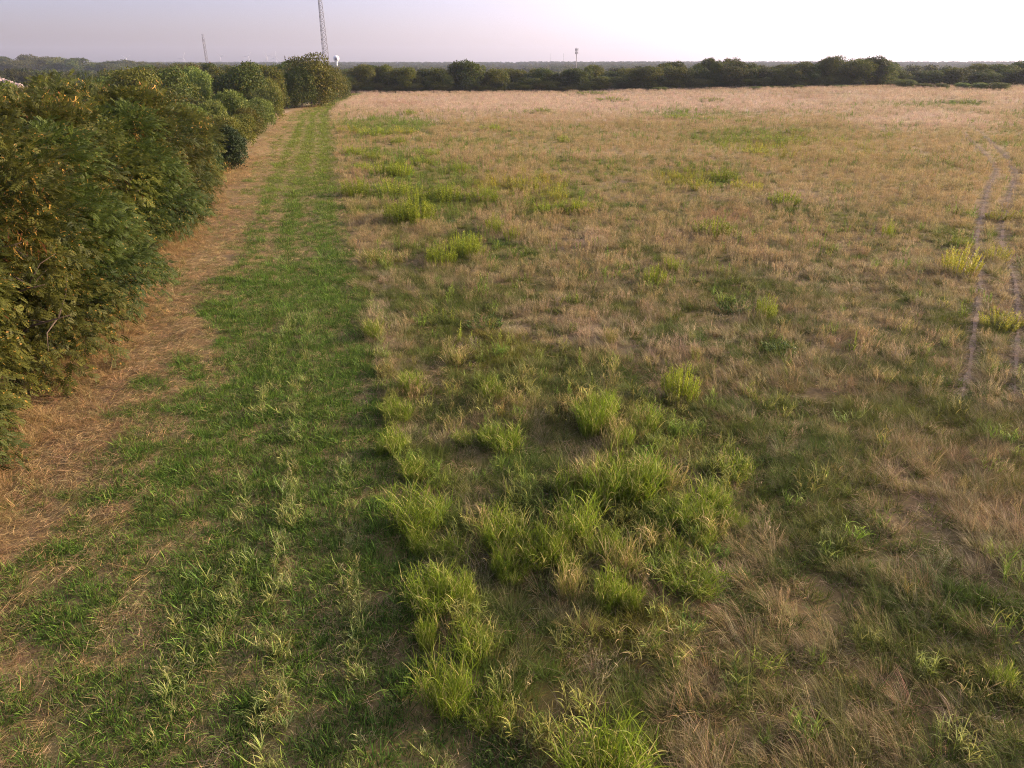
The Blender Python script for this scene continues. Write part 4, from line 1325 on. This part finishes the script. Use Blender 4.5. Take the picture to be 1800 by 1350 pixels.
def meadow(dens, seed):
    x, y, r = sample(dens, 4, seed)
    u = strip_u(x, y)
    k = ((u > 1.0 + r.normal(size=len(x)) * .022) | (y > 222)) & (rut_dist(x, y) > np.interp(y, [18, 60], [.22, .4]) * (fbm(x / 1.1, y / 1.1, 155) > .28))
    k |= (x < left_edge(np.clip(y, 0, 240)) - 14) & (y > 170)
    return x[k], y[k], r

def meadow_cols(x, y, r):
    g, ye, pa, ru = meadow_masks(x, y)
    g2 = np.clip(g + r.normal(size=len(x)) * .16, 0, 1)
    d = np.hypot(x, y)
    green = lerp(lerp(np.broadcast_to(OLIVE, (len(x), 3)), GREEN_M * 1.1, fbm(x / 3, y / 3, 161) * 1.2 - .1), GREEN_B, sm(25, 60, d) * .55)
    dry = lerp(lerp(np.broadcast_to(STRAW, (len(x), 3)), PINK, pa), GREY, np.clip(r.random(len(x)) * .7 - .1 - .3 * sm(20, 50, d), 0, 1))
    dry = lerp(dry, RUSTC, ru * .75)
    green = lerp(green, YELL, ye * .8)
    return g2, green, dry

# flattened tussocks
x, y, r = meadow([24, 24, 21, 15, 7, 3, 1, .4, .12], 3)
g, gr, dry = meadow_cols(x, y, r)
bare = (fbm(x / 1.3, y / 1.3, 171) > .34) & (r.random(len(x)) > field_of(BARE, x, y))
mood = sm(.36, .64, fbm(x / .55, y / .55, 175, 2))
g = np.clip(g + (mood - .5) * .7 * (1 - sm(25, 60, y)), 0, 1)
x, y, g, gr, dry = x[bare], y[bare], g[bare], gr[bare], dry[bare]
ca = lerp(dry * .8, gr * .75, np.clip(.25 + g * 1.2, 0, 1))
cb = lerp(dry * 1.15, gr * 1.1, np.clip(g * 1.7 - .55, 0, 1))
scatter('meadow_grass', 'tussock', pts(x, y), flow(x, y) + r.normal(size=len(x)) * .5, r.uniform(.5, 1.25, len(x)) * np.interp(y, [0, 40, 100, 200], [1, 1.05, 1.3, 1.7]), jitter_col(ca, r), jitter_col(cb, r), 'flattened meadow grass of mixed green and straw blades')
# low green undergrowth
x, y, r = meadow([34, 34, 27, 18, 9, 4, 1.4, .4, 0], 4)
g, gr, dry = meadow_cols(x, y, r)
k = r.random(len(x)) < np.clip(g * 1.5 + .05, 0, 1) * (1 - np.clip(field_of(BARE, x, y), 0, .95))
x, y, g, gr, dry = x[k], y[k], g[k], gr[k], dry[k]
scatter('meadow_undergrowth', 'low', pts(x, y), r.uniform(0, 6.3, len(x)), r.uniform(.6, 1.25, len(x)) * np.interp(y, [0, 40, 100, 200], [1, 1.1, 1.6, 2]), jitter_col(lerp(gr * .7, DGREEN, r.random(len(x)) * .6), r), jitter_col(gr * 1.05, r), 'low green undergrowth between the dry meadow grasses')
# upright dry seed grass
x, y, r = meadow([.8, 1.0, 1.8, 3.4, 4.2, 3.6, 2.4, 1.4, .9], 5)
g, gr, dry = meadow_cols(x, y, r)
hi = fbm(x / 6, y / 6, 181)
k = r.random(len(x)) < np.clip(1.1 - g * 1.3 + .5 * (hi - .5), .03, 1)
x, y, g, gr, dry, hi = x[k], y[k], g[k], gr[k], dry[k], hi[k]
scatter('dry_seed_grass', 'upright', pts(x, y), r.uniform(0, 6.3, len(x)), r.uniform(.6, 1.1, len(x)) * (.7 + .6 * hi) * np.interp(y, [0, 40, 100, 200], [.9, 1, 1.2, 1.6]), jitter_col(lerp(dry * .85, gr * .8, g * .6), r), jitter_col(dry * 1.08, r, .14, .05), 'upright dry beige seed grass over the meadow')
# straw thatch
x, y, r = meadow([13, 13, 10, 7, 3, 0, 0, 0, 0], 6)
g, gr, dry = meadow_cols(x, y, r)
scatter('meadow_thatch', 'litter', pts(x, y, .01), flow(x, y) + r.normal(size=len(x)), r.uniform(.7, 1.4, len(x)), jitter_col(lerp(dry, GREY, r.random(len(x)) * .6) * .8, r), jitter_col(dry, r), 'dead grey straw thatch under the meadow grass', .15)
P = np.concatenate([w + np.random.default_rng(31 + q).normal(size=(5, *w.shape))[k] * .10 for q, w in enumerate(RUTS) for k in range(5)])
r = np.random.default_rng(33)
cs = np.broadcast_to(GREY * 1.1, (len(P), 3))
scatter('flattened_rut_straw', 'litter', pts(P[:, 0], P[:, 1], .02), r.uniform(0, 6.3, len(P)), r.uniform(.6, 1.1, len(P)), jitter_col(cs * .8, r), jitter_col(cs * 1.1, r), 'pale flattened straw pressed into the wheel ruts', .1)
# taller green grass in the large patch and along the edge
x, y, r = meadow([16, 16, 14, 9, 4, 0, 0, 0, 0], 7)
tl = field_of(TALL, x, y) * (0.35 + 1.1 * fbm(x / 1.4, y / 1.4, 191)) + .85 * np.exp(-((x - right_edge(y) - .15) / .38) ** 2) * (y < 24) + .035
k = r.random(len(x)) < np.clip(tl, 0, 1)
x, y = x[k], y[k]
mixy = np.clip(fbm(x / 1.8, y / 1.8, 201) * 1.6 - .4 + r.normal(size=len(x)) * .15, 0, 1)
ca = lerp(np.broadcast_to(C(.12, .20, .025), (len(x), 3)), C(.20, .19, .045), mixy)
cb = lerp(np.broadcast_to(C(.24, .32, .055), (len(x), 3)), C(.42, .34, .12), mixy)
scatter('tall_meadow_grass', 'tall', pts(x, y), r.uniform(0, 6.3, len(x)), r.uniform(.5, 1.05, len(x)), jitter_col(ca, r), jitter_col(cb, r), 'taller arching green grass filling the large meadow patch')
# leafy weeds between the clumps
x, y, r = meadow([.2, .3, .8, 1.6, 2.2, 2.2, 1.4, .7, .2], 8)
g, gr, dry = meadow_cols(x, y, r)
_, ye, _, _ = meadow_masks(x, y)
gg = field_of(GREEN, x, y)
k = (r.random(len(x)) < np.clip((gg * 2.0 + ye * .9 - .1) * (.3 + 1.3 * fbm(x / 3, y / 3, 221)), 0.06 + 0.5 * sm(.52, .62, fbm(x / 7, y / 7, 222)) * sm(24, 40, y) * (1 - sm(120, 170, y)), 1)) & (y > 14)
x, y, ye = x[k], y[k], ye[k]
ca = lerp(np.broadcast_to(C(.13, .20, .03), (len(x), 3)), C(.34, .31, .04), ye)
cb = lerp(np.broadcast_to(C(.22, .29, .05), (len(x), 3)), C(.55, .44, .05), ye)
scatter('meadow_weeds', 'weed', pts(x, y), r.uniform(0, 6.3, len(x)), r.uniform(.6, 1.3, len(x)) * np.interp(y, [0, 60, 150], [1, 1.1, 1.5]), jitter_col(ca, r), jitter_col(cb, r), 'scattered leafy green and yellow weeds in the meadow')

# ------------------------------------------------------------------ far wood (one mass) and the air
fw = np.random.default_rng(60)
datas = []
for i in range(5):
    V, Q, A = leafy_crown(700 + i, 10, 5.2, 1300, .75, 10, 0.05)
    datas.append((V, Q, A))
far_col = bpy.data.collections.new('far_crown')
for V, Q, A in datas:
    o = bpy.data.objects.new('far_crown', mk_mesh('far_crown', V, Q, attrs=dict(tip=A['tip'], rnd=np.clip(.6 * A['clump'] + .4 * A['rnd'], 0, 1)), mat=M['scatter']))
    far_col.objects.link(o)
VAR['far'] = (far_col, 5)
xs, ys = [], []
for a, b, d in ((330, 450, .006), (450, 700, .0055), (700, 1100, .004), (1100, 1800, .0028), (1800, 2500, .0018), (2500, 3300, .0012)):
    n = int((b - a) * 1.7 * b * d)
    y = fw.uniform(a, b, n); x = fw.uniform(-.85, .85, n) * b
    k = np.abs(x) < .82 * y + 20
    k &= fbm(x / 150, y / 60, 211) > .36
    xs.append(x[k]); ys.append(y[k])
x, y = np.concatenate(xs), np.concatenate(ys)
n = len(x)
ca = lerp(np.broadcast_to(C(.030, .048, .015), (n, 3)), C(.06, .065, .02), fw.random(n))
cb = lerp(np.broadcast_to(C(.075, .10, .03), (n, 3)), C(.13, .12, .04), fw.random(n))
tag(scatter('distant_forest', 'far', np.stack([x, y, ground_h(x, y) - .3], 1), fw.uniform(0, 6.3, n), fw.uniform(.75, 1.35, n) * np.interp(y, [330, 600, 1000, 3000], [.5, .8, .95, .9]), jitter_col(ca, fw), jitter_col(cb, fw), 'hazy blue-green forest reaching to the horizon', .02), cat='forest')

def haze_box():
    x0, x1, y0, y1, z0, z1 = -3400, 3400, -400, 3500, -12, 76
    V = [(x, y, z) for z in (z0, z1) for y in (y0, y1) for x in (x0, x1)]
    Q = [(0, 2, 3, 1), (4, 5, 7, 6), (0, 1, 5, 4), (2, 6, 7, 3), (0, 4, 6, 2), (1, 3, 7, 5)]
    m = bpy.data.materials.new('air_haze')
    m.use_nodes = True
    nt = m.node_tree
    nt.nodes.clear()
    out = nt.nodes.new('ShaderNodeOutputMaterial')
    v = nt.nodes.new('ShaderNodeVolumePrincipled')
    v.inputs['Color'].default_value = (0.70, 0.80, 1.0, 1)
    v.inputs['Density'].default_value = 0.00012
    v.inputs['Anisotropy'].default_value = 0.2
    nt.links.new(v.outputs[0], out.inputs['Volume'])
    return tag(obj('haze', mk_mesh('haze', V, Q, mat=m)), 'thin evening haze over the whole meadow and woods', 'haze', kind='stuff')
haze_box()
